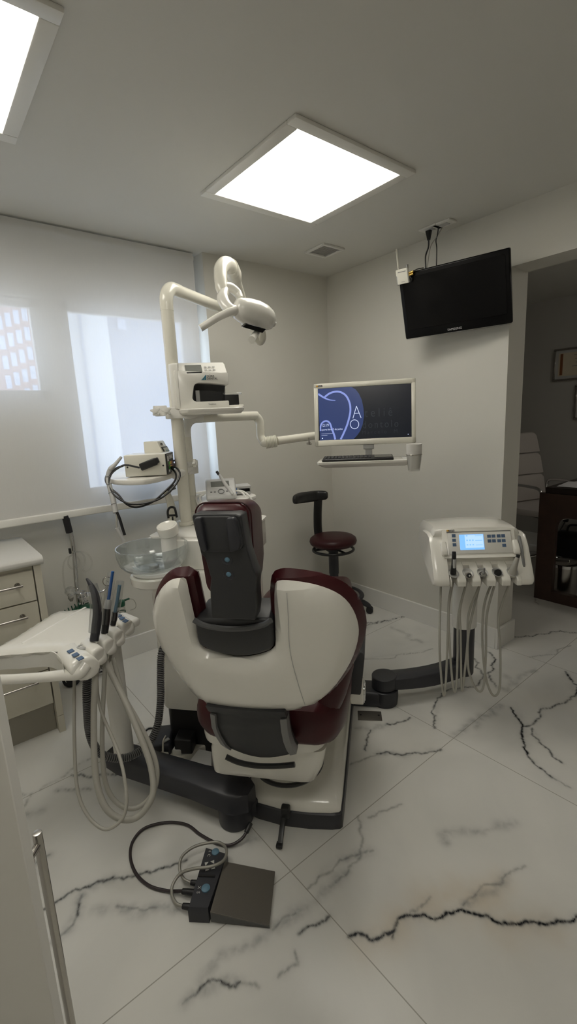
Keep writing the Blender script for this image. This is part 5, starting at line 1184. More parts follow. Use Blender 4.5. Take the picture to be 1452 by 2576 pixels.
suction('saliva_ejector', 'black saliva ejector with a dark blue straight tip, middle tube on the assistant table',
        [('valve', [(-2.2063,-1.0776,0.7388),(-2.1946,-1.0757,0.7834),(-2.1855,-1.0723,0.8255)], [.0125, .014, .0125], 'black'), ('collar', [(-2.1855,-1.0723,0.8255),(-2.179,-1.0725,0.8449),(-2.1761,-1.072,0.8561)], [.0135, .0125, .0095], 'grey'), ('tip', [(-2.1766,-1.0724,0.8533),(-2.1631,-1.0708,0.9021),(-2.1478,-1.0697,0.9551)], [.0058, .0055, .0055], 'blue')],
        [(-2.219,-1.1082,0.6805),(-2.2463,-1.1378,0.5804),(-2.2917,-1.1955,0.4149),(-2.3124,-1.2497,0.2894),(-2.2908,-1.2964,0.2243),(-2.2434,-1.3264,0.203),(-2.1911,-1.3454,0.2413),(-2.1618,-1.3282,0.2988),(-2.1597,-1.2867,0.3666),(-2.1761,-1.2262,0.4515),(-2.1942,-1.1654,0.5318),(-2.1945,-1.0978,0.644)], .0078,
        ([(-2.198,-1.0765,0.7695),(-2.1766,-1.0724,0.8533),(-2.1518,-1.0675,0.9511)], [.016, .017, .013]))
suction('small_suction', 'small black suction with a pale blue tip, farthest tube on the assistant table',
        [('valve', [(-2.1616,-1.0345,0.7406),(-2.1541,-1.0343,0.7652),(-2.1483,-1.0335,0.7868)], [.0105, .0115, .010], 'black'), ('tip', [(-2.1488,-1.0338,0.7839),(-2.1343,-1.0337,0.8301),(-2.1185,-1.0325,0.885)], [.0062, .006, .0065], 'bluebtn')],
        [(-2.1794,-1.058,0.6944),(-2.202,-1.0817,0.6326),(-2.2522,-1.0989,0.6124),(-2.275,-1.1586,0.5105),(-2.2671,-1.2857,0.3929),(-2.2818,-1.3624,0.3008),(-2.3081,-1.3816,0.2451),(-2.3578,-1.361,0.2214),(-2.391,-1.3008,0.2521),(-2.3976,-1.2397,0.3184),(-2.369,-1.1636,0.452),(-2.3283,-1.0894,0.6164)], .0056,
        ([(-2.1565,-1.0343,0.758),(-2.1367,-1.0336,0.8229),(-2.1138,-1.0325,0.8994)], [.014, .017, .014]))
t = thing('ribbed_hose', 'dark grey ribbed vacuum hose looping from the assistant table to the spittoon unit', 'hose', (-2.1709,-1.0824,0.2112))
pts = cr([Vector(p) for p in [(-2.2808,-1.0757,0.6142),(-2.2933,-1.067,0.5057),(-2.2966,-1.0489,0.3603),(-2.274,-1.0508,0.2691),(-2.2262,-1.0722,0.2319),(-2.1702,-1.0818,0.2157),(-2.101,-1.081,0.2311),(-2.0536,-1.078,0.2891),(-2.0241,-1.0646,0.3838),(-2.0055,-1.044,0.4724),(-1.9795,-1.0174,0.557),(-1.9105,-0.9615,0.5834)]], 40)
b = B(); b.tube(pts, .0125, seg=12, n=0)
part('core', b, M['rubber'], t)
b = B(); acc = 0; last = pts[0]
for i in range(1, len(pts) - 1):
    acc += (pts[i] - last).length; last = pts[i]
    if acc > .0065:
        acc = 0; b.torus(pts[i], .0135, .0022, pts[i + 1] - pts[i - 1], seg=16, ms=6)
part('ribs', b, M['hosedark'], t)

# ================================================================ STOOL
ST = Vector((-0.3034,-0.3026,0.0))
stool = thing('dentist_stool', 'round maroon stool with a short black curved backrest in the room corner', 'stool', ST)
S = lambda x, y, z: ST + CVs * y + CUs * x + Vector((0, 0, z))
CUs = Vector((0.7763,-0.6303,-0.0)); CVs = Vector((0.623,0.7822,-0.0))
b = B(); b.lathe([(0, .525), (.12, .525), (.150, .531), (.170, .545), (.176, .563), (.170, .583), (.150, .598), (.11, .606), (0, .608)], ST, seg=56); part('seat', b, M['maroon2'], stool)
b = B(); b.torus(ST + Vector((0, 0, .495)), .150, .010, seg=56, ms=10)
for a in range(3):
    t = a * 2 * PI / 3 + .4; b.tube([ST + Vector((0, 0, .505)), ST + Vector((.150 * math.cos(t), .150 * math.sin(t), .495))], .009, seg=8, n=0)
part('release_ring', b, M['black'], stool)
b = B(); b.cyl(ST + Vector((0, 0, .49)), ST + Vector((0, 0, .528)), .055, seg=28); b.cyl(ST + Vector((0, 0, .31)), ST + Vector((0, 0, .50)), .037, seg=28); b.cyl(ST + Vector((0, 0, .09)), ST + Vector((0, 0, .33)), .033, seg=28); part('gas_column', b, M['dark2'], stool)
b = B(); b.tube([S(-.05, .06, .51), S(-.085, .145, .52), S(-.098, .165, .60), S(-.098, .16, .72), S(-.09, .14, .86)], .022, seg=14, n=6, flat=1.6); part('back_post', b, M['black'], stool)
b = B()
P = [Vector(p) for p in [(-0.6196,-0.2523,0.9102),(-0.5366,-0.2146,0.9087),(-0.4413,-0.2008,0.9027),(-0.3659,-0.2216,0.903),(-0.3314,-0.2871,0.9074)]]
Q = cr(P, 6); rings = []
for i, q in enumerate(Q):
    t = i / (len(Q) - 1); tg = (Q[min(i + 1, len(Q) - 1)] - Q[max(i - 1, 0)]).normalized(); nn = Vector((0, 0, 1)).cross(tg).normalized()
    e = .62 + .38 * math.sin(PI * min(1, max(0, t)) ) ** .4 if 0 < t < 1 else .55
    rings.append([q + nn * (.022 * e * math.copysign(abs(math.cos(a)) ** .7, math.cos(a))) + Vector((0, 0, .040 * e * math.copysign(abs(math.sin(a)) ** .7, math.sin(a)))) for a in [2 * PI * j / 24 for j in range(24)]])
b.loft(rings); part('backrest', b, M['black'], stool, angle=60)
b = B(); b.torus(ST + Vector((0, 0, .135)), .205, .018, seg=60, ms=10, flat=.45); part('foot_ring', b, M['dark2'], stool)
CA = Vector((-0.1201,-0.5277,0.0))
a0 = math.atan2(CA.y - ST.y, CA.x - ST.x); RL = (Vector((CA.x, CA.y, 0)) - ST).length
RL = .262
for k in range(5):
    t = a0 + k * 2 * PI / 5; e = Vector((math.cos(t), math.sin(t), 0))
    b = B(); b.tube([ST + e * .02 + Vector((0, 0, .115)), ST + e * .13 + Vector((0, 0, .10)), ST + e * (RL - .06) + Vector((0, 0, .085)), ST + e * (RL - .01) + Vector((0, 0, .06)), ST + e * RL + Vector((0, 0, .045))], [.034, .028, .022, .018, .012], seg=14, n=6, flat=1.2); lg = part('leg', b, M['dark2'], stool)
    b = B(); s = Vector((-e.y, e.x, 0)); c = ST + e * RL + Vector((0, 0, .026))
    for q in (-1, 1): b.cyl(c + s * q * .006, c + s * q * .024, .026, seg=24, bev=.004)
    part('caster', b, M['rubber'], lg)

# ================================================================ TELEVISION
TW, TH = .60, .359
ty, tp = -1.356, .296
to = Vector((-.185, -1.184, 2.077))
tR = Matrix.Rotation(ty, 3, 'Z') @ Matrix.Rotation(tp, 3, 'X')
def tv(x, y, z): return to + tR @ Vector((x, y, z))
tvt = thing('television', 'black flat television tilted downwards high on the white wall, switched off', 'television', tv(0, .02, 0))
def tbox(b, c, s, bev=0, seg=2): return b.box(tv(*c), s, bev=bev, seg=seg, rot=tR)
b = B(); tbox(b, (0, .014, 0), (TW, .03, TH), .008, 3); tbox(b, (0, .035, -.02), (TW * .7, .05, TH * .6), .02, 3); part('housing', b, M['tvblack'], tvt)
b = B(); tbox(b, (0, -.0015, .012), (TW - .044, .004, TH - .075), .001, 1); part('screen', b, M['screen'], tvt)
b = B(); b.text('SAMSUNG', tv(-.0, -.0035, -TH / 2 + .0125), tR @ Vector((1, 0, 0)), tR @ Vector((0, 0, 1)), .0165, ext=.0005, align='CENTER', spacing=1.12); part('lettering', b, M['whiteink'], tvt)
b = B(); tbox(b, (0, .008, -TH / 2 - .0015), (TW - .01, .022, .006), .002); part('bottom_strip', b, M['acryl'], tvt)
b = B(); wl = Vector((-.002, to.y - .02, to.z - .03)); b.box(wl + Vector((-.006, 0, 0)), (.012, .12, .12), bev=.003); b.tube([wl, tv(0, .06, -.02)], .022, seg=14, n=0); part('wall_bracket', b, M['black'], tvt)
# transmitter box with aerial
xb = thing('wireless_receiver', 'small cream receiver box with a stub aerial at the top left television corner', 'receiver', tv(-TW / 2 + .04, 0, TH / 2))
b = B(); tbox(b, (-TW / 2 + .034, -.012, TH / 2 - .012), (.074, .018, .078), .003); part('housing', b, M['cream'], xb)
b = B(); tbox(b, (-TW / 2 + .067, -.012, TH / 2 - .002), (.004, .024, .09), .001, 1); tbox(b, (-TW / 2 - .0, -.012, TH / 2 - .03), (.004, .022, .05), .001, 1); part('end_plate', b, M['grey'], xb)
b = B(); tbox(b, (-TW / 2 + .034, -.0215, TH / 2 + .012), (.048, .001, .004)); tbox(b, (-TW / 2 + .036, -.0215, TH / 2 - .040), (.02, .001, .002)); part('print', b, M['greyink'], xb)
a1, a2 = tv(-TW / 2 + .012, -.012, TH / 2 + .024), Vector((-0.2019,-0.8154,2.4253))
b = B(); b.cyl(a1, a1.lerp(a2, .16), .004, seg=12); b.cyl(a1.lerp(a2, .14), a2, .0058, .0068, seg=14, bev=.002); part('aerial', b, M['cream'], xb)
b = B(); q0, q1 = tv(-TW / 2 + .069, -.012, TH / 2 - .004), tv(-TW / 2 + .10, -.012, TH / 2 + .001); b.cyl(q0, q1, .006, seg=14, bev=.001); b.cyl(tv(-TW / 2 + .069, -.012, TH / 2 - .016), tv(-TW / 2 + .098, -.012, TH / 2 - .012), .006, seg=14, bev=.001); part('connector', b, M['gold'], xb)
b = B(); b.tube([q1, tv(-TW / 2 + .125, -.01, TH / 2 + .006), tv(-TW / 2 + .15, .01, TH / 2 + .004)], .0032, seg=8); b.tube([tv(-TW / 2 + .075, -.015, TH / 2 - .02), tv(-TW / 2 + .085, -.02, TH / 2 - .035), tv(-TW / 2 + .076, -.022, TH / 2 - .052)], .0028, seg=8); part('lead', b, M['cable'], xb)
# ceiling sockets and the leads down to the set
for k, (px, lab) in enumerate((((-0.1303,-0.9991,2.5), 'white ceiling socket plate with a black plug in it above the television'), ((-0.125,-1.0856,2.5), 'white ceiling cover plate beside the plugged socket, nearer the doorway'))):
    cx, cy, cz = px
    t = thing('ceiling_socket', lab, 'socket', (cx, cy, 2.5), 0, 'ceiling sockets above the television')
    b = B(); b.box((cx, cy, 2.4955), (.075, .112, .009), bev=.003); part('plate', b, M['satin'], t)
    b = B(); b.box((cx, cy, 2.490), (.04, .05, .004), bev=.001); part('insert', b, M['grey'], t)
pl = Vector((-0.1272,-0.9865,2.49))
t = thing('power_plug', 'black power plug and lead hanging from the ceiling socket to the television', 'plug', pl)
b = B(); pe = Vector((-0.1563,-1.0073,2.4282)); b.loft([[pl.lerp(pe, s) + Vector((w * x, w * y, 0)) for x, y in rrect(1.0, 1.4, .3, 4)] for s, w in ((0, .024), (.1, .025), (.6, .017), (1, .012))]); part('plug_body', b, M['black'], t)
b = B(); b.tube([pe] + [Vector(p) for p in [(-0.1459,-0.9979,2.3953),(-0.1481,-0.9812,2.3511)]] + [tv(-.138, .012, TH / 2 - .002)], .0042, seg=8); part('lead', b, M['cable'], t)
t = thing('aerial_lead', 'thin black cable hanging from the ceiling plate to the television top', 'cable', (-0.1402,-1.0602,2.495))
b = B(); b.tube([Vector(p) for p in [(-0.1402,-1.0602,2.495),(-0.1126,-1.0349,2.457),(-0.106,-1.0206,2.4313),(-0.0908,-1.0163,2.3932)]] + [tv(-.078, .012, TH / 2 - .002)], .003, seg=8); part('lead', b, M['cable'], t)
t = thing('white_lead', 'thin white cable hanging beside the black plug lead above the television', 'cable', (-0.0899,-1.0529,2.495))
b = B(); b.tube([Vector(p) for p in [(-0.0899,-1.0529,2.495),(-0.1109,-1.0262,2.4454),(-0.1183,-0.9922,2.4017)]] + [tv(-.132, .014, TH / 2 - .002)], .0024, seg=8); part('lead', b, M['hose'], t)

# ================================================================ DRAWER CABINET AT THE LEFT
DX, DY = -2.262, -.39
t = thing('drawer_cabinet', 'cream drawer cabinet with long steel bar handles under the pale worktop at left', 'cabinet', (-2.95, -.13, 0))
b = B(); b.box2((-3.62, DY + .022, .16), (DX - .032, .12, .862)); part('carcass', b, M['cab'], t)
b = B(); b.box2((DX - .030, DY, .09), (DX, .12, .862), bev=.001, seg=1); b.box2((DX - .030, DY, 0), (DX, .12, .088), bev=.001, seg=1); part('end_panel', b, M['cab'], t)
b = B(); b.box2((-3.62, DY + .05, 0), (DX - .032, DY + .068, .16)); part('plinth', b, M['plinth'], t)
zz = [.845, .695, .520, .345, .165]
for i in range(4):
    b = B(); b.box2((-3.60, DY, zz[i + 1] + .003), (DX - .036, DY + .02, zz[i] - .003), bev=.0015, seg=1); dr = part('drawer', b, M['cab'], t)
    zh = zz[i] - (.058 if i < 3 else .035)
    b = B(); b.cyl((-3.4, DY - .032, zh), (DX - .088, DY - .032, zh), .006, seg=14)
    for x in (-3.3, DX - .105): b.cyl((x, DY - .032, zh), (x, DY, zh), .005, seg=12); b.cyl((x, DY - .004, zh), (x, DY + .001, zh), .012, seg=16)
    part('handle', b, M['steel'], dr)
t = thing('worktop', 'pale rounded worktop lying on the cream drawer cabinet at left', 'worktop', (-2.95, -.13, .864))
b = B(); b.prism([(-3.62, y, z) for y, z in ((.125, .864), (.125, .905), (-.385, .905), (-.402, .901), (-.412, .89), (-.412, .876), (-.405, .866), (-.395, .864))], (3.62 + DX + .012, 0, 0), bev=.003, seg=2); part('slab', b, M['counter'], t)
b = B(); b.box2((-3.62, .108, .905), (-2.44, .128, 1.0), bev=.002, seg=1); part('upstand', b, M['counter'], t)

# ================================================================ CUPBOARD AT THE PHOTOGRAPHER'S SIDE
E0 = Vector((-2.6209,-2.0624,1.0012)); E1_ = Vector((-2.6125,-2.1465,0.6943))
ex, ey = (E0.x + E1_.x) / 2, (E0.y + E1_.y) / 2
t = thing('tall_cupboard', 'white cupboard door with a long vertical steel handle at the lower left edge', 'cupboard', (-3.35, -1.6, 0))
hg = Vector((ex - .36, ey + .30, 0)); ed = Vector((ex, ey, 0)); dv = (ed - hg).normalized(); pn_ = Vector((-dv.y, dv.x, 0)); pn_ = pn_ if pn_.y > 0 else -pn_
b = B(); mid = (hg + ed) / 2; b.box(mid + Vector((0, 0, .99)) + pn_ * .009, ((ed - hg).length, .018, 1.74), rz=math.atan2(dv.y, dv.x), bev=.0012, seg=1); dr = part('door', b, M['trim'], t)
b = B(); b.box2((-3.63, ey + .31, .05), (ex - .37, ey + .78, 2.1), bev=.002, seg=1); part('carcass', b, M['trim'], t)
b = B(); b.box2((-3.60, ey + .33, 0), (ex - .40, ey + .76, .05)); part('plinth', b, M['plinth'], t)
b = B(); he = ed - dv * .010 + pn_ * .046
ztop = 0.9088
b.cyl((he.x, he.y, .48), (he.x, he.y, ztop), .0062, seg=20, bev=.0006)
for z in (ztop - .018, .50):
    b.cyl(Vector((he.x, he.y, z)), Vector((he.x, he.y, z)) - pn_ * .03, .005, seg=14); b.cyl(Vector((he.x, he.y, z)) - pn_ * .026, Vector((he.x, he.y, z)) - pn_ * .030, .009, seg=16)
part('handle', b, M['steel'], dr)

# ================================================================ OXYGEN TROLLEY
t = thing('oxygen_trolley', 'chrome trolley pole with a black grip by the window wall', 'trolley', (-2.0326,0.02,0.0))
hy_ = .03
tank = Vector((-2.0215,-0.03,0.4297))
b = B(); b.tube([Vector(p) for p in [(-2.0185,0.03,0.9095),(-2.0161,0.03,0.8468),(-2.0169,0.03,0.7585),(-2.0234,0.03,0.6419),(-2.0297,0.03,0.4749),(-2.0365,0.03,0.1787)]], .0125, seg=14, n=5)
ft = Vector((-2.0365,0.03,0.1787)); b.tube([ft, Vector((ft.x + .03, ft.y, .03)), Vector((ft.x + .15, ft.y, .012))], .0115, seg=12, n=3); b.box((tank.x, tank.y + .02, .205), (.16, .16, .012), bev=.003); b.tube([ft, Vector((ft.x, ft.y, .205))], .01, seg=10, n=0); part('pole', b, M['chrome'], t)
b = B(); b.cyl(Vector((-2.0339,0.03,0.9986)), Vector((-2.0241,0.03,0.8991)), .0185, seg=20, bev=.003); part('grip', b, M['rubber'], t)
b = B(); b.box(Vector((-2.0422,0.0,0.8025)), (.012, .02, .03), bev=.003); part('clip', b, M['black'], t)
for dx in (-.09, .13):
    b = B(); c = Vector((ft.x + dx, ft.y - .01, .05)); b.cyl(c + Vector((0, -.014, 0)), c + Vector((0, .014, 0)), .05, seg=28, bev=.006); b.cyl(c, Vector((ft.x, c.y, .06)), .006, seg=10); part('wheel', b, M['rubber'], t)
tank = Vector((-2.0215,-0.03,0.4297)); 
t2 = thing('oxygen_cylinder', 'green oxygen cylinder with chrome valve and pressure gauge on the trolley', 'gas cylinder', (tank.x, tank.y, .212))
zt2 = 0.4843
b = B(); b.lathe([(0, .212), (.066, .212), (.07, .218), (.07, zt2 - .05), (.062, zt2 - .022), (.045, zt2 - .006), (.022, zt2), (0, zt2)], (tank.x, tank.y, 0), seg=36); part('cylinder', b, M['green'], t2)
b = B(); b.text('OXI', (tank.x - .012, tank.y - .0705, zt2 - .055), (1, 0, 0), (0, 0, 1), .018); part('lettering', b, M['whiteink'], t2)
b = B(); c = Vector((tank.x, tank.y, zt2)); b.cyl(c, c + Vector((0, 0, .05)), .014, seg=20, bev=.002); b.cyl(c + Vector((-.03, 0, .012)), c + Vector((.03, 0, .012)), .009, seg=14); b.torus(c + Vector((0, 0, .075)), .024, .007, seg=28, ms=8); b.cyl(c + Vector((0, 0, .045)), c + Vector((0, 0, .08)), .01, seg=16); b.box(c + Vector((.0, 0, .075)), (.05, .008, .008)); part('valve', b, M['chrome'], t2)
b = B(); g0 = Vector((-1.9771,-0.03,0.5395)); b.tube([c + Vector((0, 0, .03)), g0, Vector((-1.9132,-0.03,0.5337)), Vector((-1.8815,-0.03,0.5518)), Vector((-1.8736,-0.03,0.5791))], .007, seg=12, n=4); b.cyl(g0 - Vector((.02, 0, 0)), g0 + Vector((.02, 0, 0)), .013, seg=18, bev=.002); part('regulator', b, M['chrome'], t2)
b = B(); b.box(Vector((-1.9823,-0.05,0.544)), (.026, .004, .02)); part('tag', b, M['paper'], t2)
b = B(); gc = Vector((-1.8725,-0.03,0.5885)); gn = Vector((-.2, -1, .15)).normalized(); b.cyl(gc - gn * .012, gc + gn * .012, .027, seg=28, bev=.003); part('gauge', b, M['steel'], t2)
b = B(); b.cyl(gc + gn * .012, gc + gn * .0135, .022, seg=28); gd = part('gauge_face', b, M['dial'], t2)
b = B(); b.box(gc + gn * .0145, (.02, .002, .002), rot=Matrix.Rotation(.8, 3, 'Y')); part('needle', b, M['ink'], gd)
hm = Vector((-1.8136,-0.03,0.4156))
b = B(); b.cyl(hm + Vector((0, 0, -.075)), hm + Vector((0, 0, .01)), .024, seg=24, bev=.004); part('humidifier_cup', b, M['acryl'], t2)
b = B(); b.cyl(hm, hm + Vector((0, 0, .035)), .026, seg=24, bev=.006); b.tube([hm + Vector((.02, 0, .03)), hm + Vector((.055, 0, .032))], .006, seg=10, n=0); part('humidifier_cap', b, M['green'], t2)
b = B(); b.torus(hm + Vector((0, 0, -.062)), .0225, .005, seg=24, ms=8); b.torus(hm + Vector((0, 0, -.035)), .0235, .003, seg=24, ms=8); part('humidifier_band', b, M['green'], t2)
b = B(); b.tube([hm + Vector((.055, 0, .032))] + [Vector(p) for p in [(-1.7339,-0.03,0.4328),(-1.7226,-0.03,0.4013),(-1.7303,-0.03,0.3777),(-1.7604,-0.03,0.374)]], .0022, seg=8); part('fine_tube', b, M['hose'], t2)
t3 = thing('oxygen_tubing', 'clear looped oxygen tubing hung on the trolley pole', 'tubing', (-2.0028,0.0,0.7146))
b = B(); b.tube([Vector(p) for p in [(-2.0188,0.0,0.7882),(-1.9831,0.0,0.785),(-1.9493,0.0,0.7611),(-1.9349,0.0,0.7175),(-1.9466,0.0,0.6774),(-1.9766,0.0,0.6657),(-1.989,0.0,0.6877),(-1.972,0.0,0.7191),(-1.9749,0.0,0.7645),(-2.0038,0.0,0.7895),(-2.0462,0.0,0.7711),(-2.0602,0.0,0.7282),(-2.0393,0.0,0.6952),(-2.0081,0.0,0.7064),(-2.0019,0.0,0.7378),(-2.0171,0.0,0.7692),(-2.059,0.0,0.7694),(-2.0843,0.0,0.7339),(-2.0951,0.0,0.6673),(-2.096,0.0,0.5976),(-2.0852,0.0,0.5523)]], .0042, seg=8, n=6); part('tube', b, M['acryl'], t3)
b = B(); b.tube([Vector(p) for p in [(-2.0823,0.0,0.5586),(-2.0725,0.0,0.5368),(-2.0711,0.0,0.515)]], [.006, .016, .008], seg=14, n=4); part('mask_connector', b, M['hose'], t3)
b = B(); b.lathe([(.022, 0), (.03, .01), (.028, .03), (.012, .045)], Vector((-2.0781,-0.02,0.5651)), (.2, -.5, 1), seg=24); part('mask', b, M['sleeve'], t3)
# spiky green foliage tips seen above the table beside the cylinder
t4 = thing('green_hose_coil', 'green spiky rack of tube ends beside the oxygen cylinder', 'rack', (-2.0885,-0.05,0.4803))
b0 = Vector((-2.0874,-0.05,0.4564))
b = B(); b.box(b0 + Vector((0, 0, -.01)), (.10, .02, .02), bev=.002); part('rail', b, M['green'], t4)
for i in range(6):
    b = B(); p = b0 + Vector((-.045 + i * .018, 0, 0)); b.cyl(p, p + Vector((-.008, 0, .03 + .006 * i)), .0038, .0028, seg=10); part('peg', b, M['green'], t4)
b = B(); p = b0 + Vector((0, .0, -.012)); b.cyl(p, Vector((tank.x - .06, tank.y, p.z)), .006, seg=10); part('stand', b, M['green'], t4)

# ================================================================ FOOT CONTROL AND THINGS ON THE FLOOR
F = [(-2.2241,-1.6243,0.0),(-2.1785,-1.6701,0.0),(-2.0542,-1.54,0.02),(-2.0908,-1.4649,0.02)]
pd = thing('foot_control', 'foot control with blue buttons and a tilted bronze steel pedal plate', 'foot pedal', (-2.0767,-1.623,0.0))
fb = [Vector((p[0], p[1], 0)) for p in F]
FR = [Vector(p) for p in [(-2.2221,-1.6231,0.0),(-2.1771,-1.6654,0.0),(-2.0353,-1.5444,0.0),(-2.0784,-1.4752,0.0)]]
zt = .050
b = B(); b.loft([[p + Vector((0, 0, z)) for p in [FR[0].lerp((FR[0] + FR[2]) / 2, k), FR[1].lerp((FR[0] + FR[2]) / 2, k), FR[2].lerp((FR[0] + FR[2]) / 2, k), FR[3].lerp((FR[0] + FR[2]) / 2, k)]] for z, k in ((0, .0), (.004, -.0), (zt - .008, .0), (zt, .05))])
tmp = b; part('block', b, M['dark2'], pd)
ux = (FR[1] - FR[0]).normalized(); uy = (FR[3] - FR[0]).normalized(); LX = (FR[1] - FR[0]).length; LY = (FR[3] - FR[0]).length
def fp(x, y, z): return FR[0] + ux * LX * x + uy * LY * y + Vector((0, 0, z))
b = B(); b.box(fp(.5, .49, zt), (LX * .88, .006, .006), rz=math.atan2(ux.y, ux.x)); part('rib', b, M['black'], pd)
for y, r in ((.30, .014), (.90, .013)):
    b = B(); b.lathe([(0, zt - .002), (r, zt - .002), (r * .95, zt + .003), (r * .5, zt + .006), (0, zt + .0065)], fp(.62, y, 0), seg=28); part('button', b, M['bluebtn'], pd)
for k in range(4):
    a = k * PI / 2 + .35; c = fp(.52, .66, zt + .0008); e = Vector((math.cos(a), math.sin(a), 0)); s = Vector((-e.y, e.x, 0))
    b = B(); b.prism([c + e * .022, c + e * .012 + s * .008, c + e * .012 - s * .008], (0, 0, .001)); part('arrow_mark', b, M['whiteink'] if False else M['grey'], pd)
b = B(); b.text('S', fp(.22, .25, zt + .0008), -uy, ux, .014); b.text('X', fp(.22, .33, zt + .0008), -uy, ux, .012); b.text('C', fp(.25, .86, zt + .0008), -uy, ux, .013); b.text('E', fp(.25, .92, zt + .0008), -uy, ux, .010); part('lettering', b, M['grey'], pd)
PLt = [Vector(p) for p in [(-2.1739,-1.6715,0.044),(-2.0507,-1.7968,0.012),(-1.939,-1.6781,0.016),(-2.0578,-1.5623,0.046)]]
b = B(); b.loft([[p + Vector((0, 0, dz)) for p in PLt] for dz in (-.004, 0)]); part('pedal_plate', b, M['darksteel'], pd)
b = B(); e0, e1 = PLt[0], PLt[1]; b.poly([e0 + Vector((0, 0, -.003)), e1 + Vector((0, 0, -.003)), e1 + Vector((0, 0, -.011)), e0 + Vector((0, 0, -.036))]); bmesh.ops.solidify(b.bm, geom=b.bm.faces, thickness=.002); part('pedal_skirt', b, M['midgrey'], pd)
b = B(); b.loft([[FR[1], e1 * 1, PLt[2] * 1, FR[2]], [FR[1] + Vector((0, 0, .010)), Vector((e1.x, e1.y, .006)), Vector((PLt[2].x, PLt[2].y, .006)), FR[2] + Vector((0, 0, .010))]]) if False else b.prism([Vector((q.x, q.y, 0)) for q in (FR[1].lerp(PLt[2], .08), PLt[1].lerp(FR[2], .08), PLt[2].lerp(FR[1], .08), FR[2].lerp(PLt[1], .08))], (0, 0, .005)); part('base_plate', b, M['black'], pd)
for q0, q1 in (((-2.1521,-1.5481,0.02),(-2.1673,-1.5312,0.02)), ((-2.1787,-1.5639,0.02),(-2.2016,-1.5387,0.02)), ((-2.2047,-1.6009,0.02),(-2.2215,-1.5814,0.02))):
    b = B(); b.cyl(Vector(q0) + (Vector(q0) - Vector(q1)).normalized() * .01, q1, .010, .008, seg=16, bev=.002); part('cable_socket', b, M['rubber'], pd)
t = thing('pedal_cable', 'long dark cable curving over the floor from the chair base to the foot control', 'cable', (-2.1487,-1.3727,0.0))
b = B(); b.tube([Vector(p) for p in [(-2.2007,-1.5395,0.02),(-2.2339,-1.4953,0.008),(-2.2701,-1.4389,0.006),(-2.2864,-1.3689,0.006),(-2.2778,-1.2959,0.006),(-2.2469,-1.2405,0.006),(-2.193,-1.2174,0.006),(-2.1211,-1.2491,0.006),(-2.0698,-1.309,0.006),(-2.0515,-1.3818,0.006),(-2.026,-1.451,0.007),(-1.9945,-1.4932,0.01),(-1.9521,-1.5058,0.02),(-1.9128,-1.4948,0.035)]], .0052, seg=10, n=8); part('sheath', b, M['brownc'], t)
b = B(); b.cyl(Vector((-1.9337,-1.5018,0.026)), Vector((-1.9045,-1.4909,0.04)), .0085, seg=14, bev=.002); part('strain_relief', b, M['black'], t)
t = thing('pedal_link_cable', 'short grey cable looping between two sockets of the foot control', 'cable', (-2.0941,-1.4781,0.03))
b = B(); b.tube([Vector(p) for p in [(-2.168,-1.5329,0.022),(-2.1819,-1.5122,0.03),(-2.1795,-1.4809,0.04),(-2.1576,-1.4559,0.05),(-2.1162,-1.4537,0.055),(-2.0722,-1.4705,0.055),(-2.0376,-1.4993,0.055),(-2.0367,-1.5423,0.06),(-2.0672,-1.573,0.065),(-2.1094,-1.5644,0.066),(-2.1492,-1.5312,0.06),(-2.1856,-1.503,0.045),(-2.2175,-1.5092,0.032),(-2.2325,-1.5336,0.025),(-2.2328,-1.5642,0.022),(-2.2221,-1.583,0.022)]], .0048, seg=10, n=8); part('sheath', b, M['greyc'], t)
# floor box cover
pa_ = [Vector(p) for p in [(-1.1501,-1.3173,0.0),(-1.0688,-1.4013,0.0),(-1.0171,-1.3506,0.0),(-1.0977,-1.2664,0.0)]]
t = thing('floor_plate', 'flat bronze metal cover plate with two screws set in the floor', 'floor plate', (pa_[0] + pa_[2]) / 2)
b = B(); b.prism([p + Vector((0, 0, .0002)) for p in pa_], (0, 0, .003), bev=.0008, seg=1); part('cover', b, M['darksteel'], t)
for k in (.12, .88):
    b = B(); c = pa_[0].lerp(pa_[1], k).lerp(pa_[3].lerp(pa_[2], k), .55); b.cyl(c + Vector((0, 0, .002)), c + Vector((0, 0, .0042)), .005, seg=14); part('screw', b, M['black'], t)
# tangle under the spittoon unit
g = 'adapters and plugs under the spittoon unit'
def gp(px, py, z): return None
a1 = Vector((-1.9667,-0.8722,0.05)); a2 = Vector((-1.8822,-0.9563,0.09)); a3 = Vector((-1.9344,-0.9689,0.02))
t = thing('power_adapter', 'black adapter box with a rocker switch on the floor left of the power strip', 'adapter', (a1.x, a1.y, 0), 0, g)
b = B(); b.box((a1.x, a1.y, .045), (.15, .10, .09), rz=CH + .3, bev=.012); part('box', b, M['dark2'], t)
b = B(); b.box(Vector((-1.9676,-0.9262,0.093)), (.03, .016, .006), rz=CH - .6, bev=.002); part('rocker', b, M['grey'], t)
b = B(); b.tube([Vector(p) for p in [(-1.9791,-0.8255,0.03),(-1.9967,-0.7515,0.01),(-1.984,-0.6903,0.006),(-1.945,-0.674,0.006),(-1.9423,-0.7821,0.05)]], .004, seg=8); part('lead', b, M['cable'], t)
t = thing('black_adapter', 'black plug-in adapter block standing on the power strip', 'adapter', (a2.x, a2.y, 0), 0, g)
b = B(); b.box((a2.x, a2.y, .075), (.12, .08, .07), rz=CH + .1, bev=.008); b.box((a2.x, a2.y, .02), (.06, .04, .04), rz=CH + .1); part('box', b, M['black'], t)
t = thing('power_strip', 'white power strip with plugs and leads lying behind the grey floor arm', 'power strip', (a3.x, a3.y, 0), 0, g)
b = B(); b.box((a3.x, a3.y, .02), (.26, .07, .04), rz=CH - .75, bev=.006); part('strip', b, M['cream'], t)
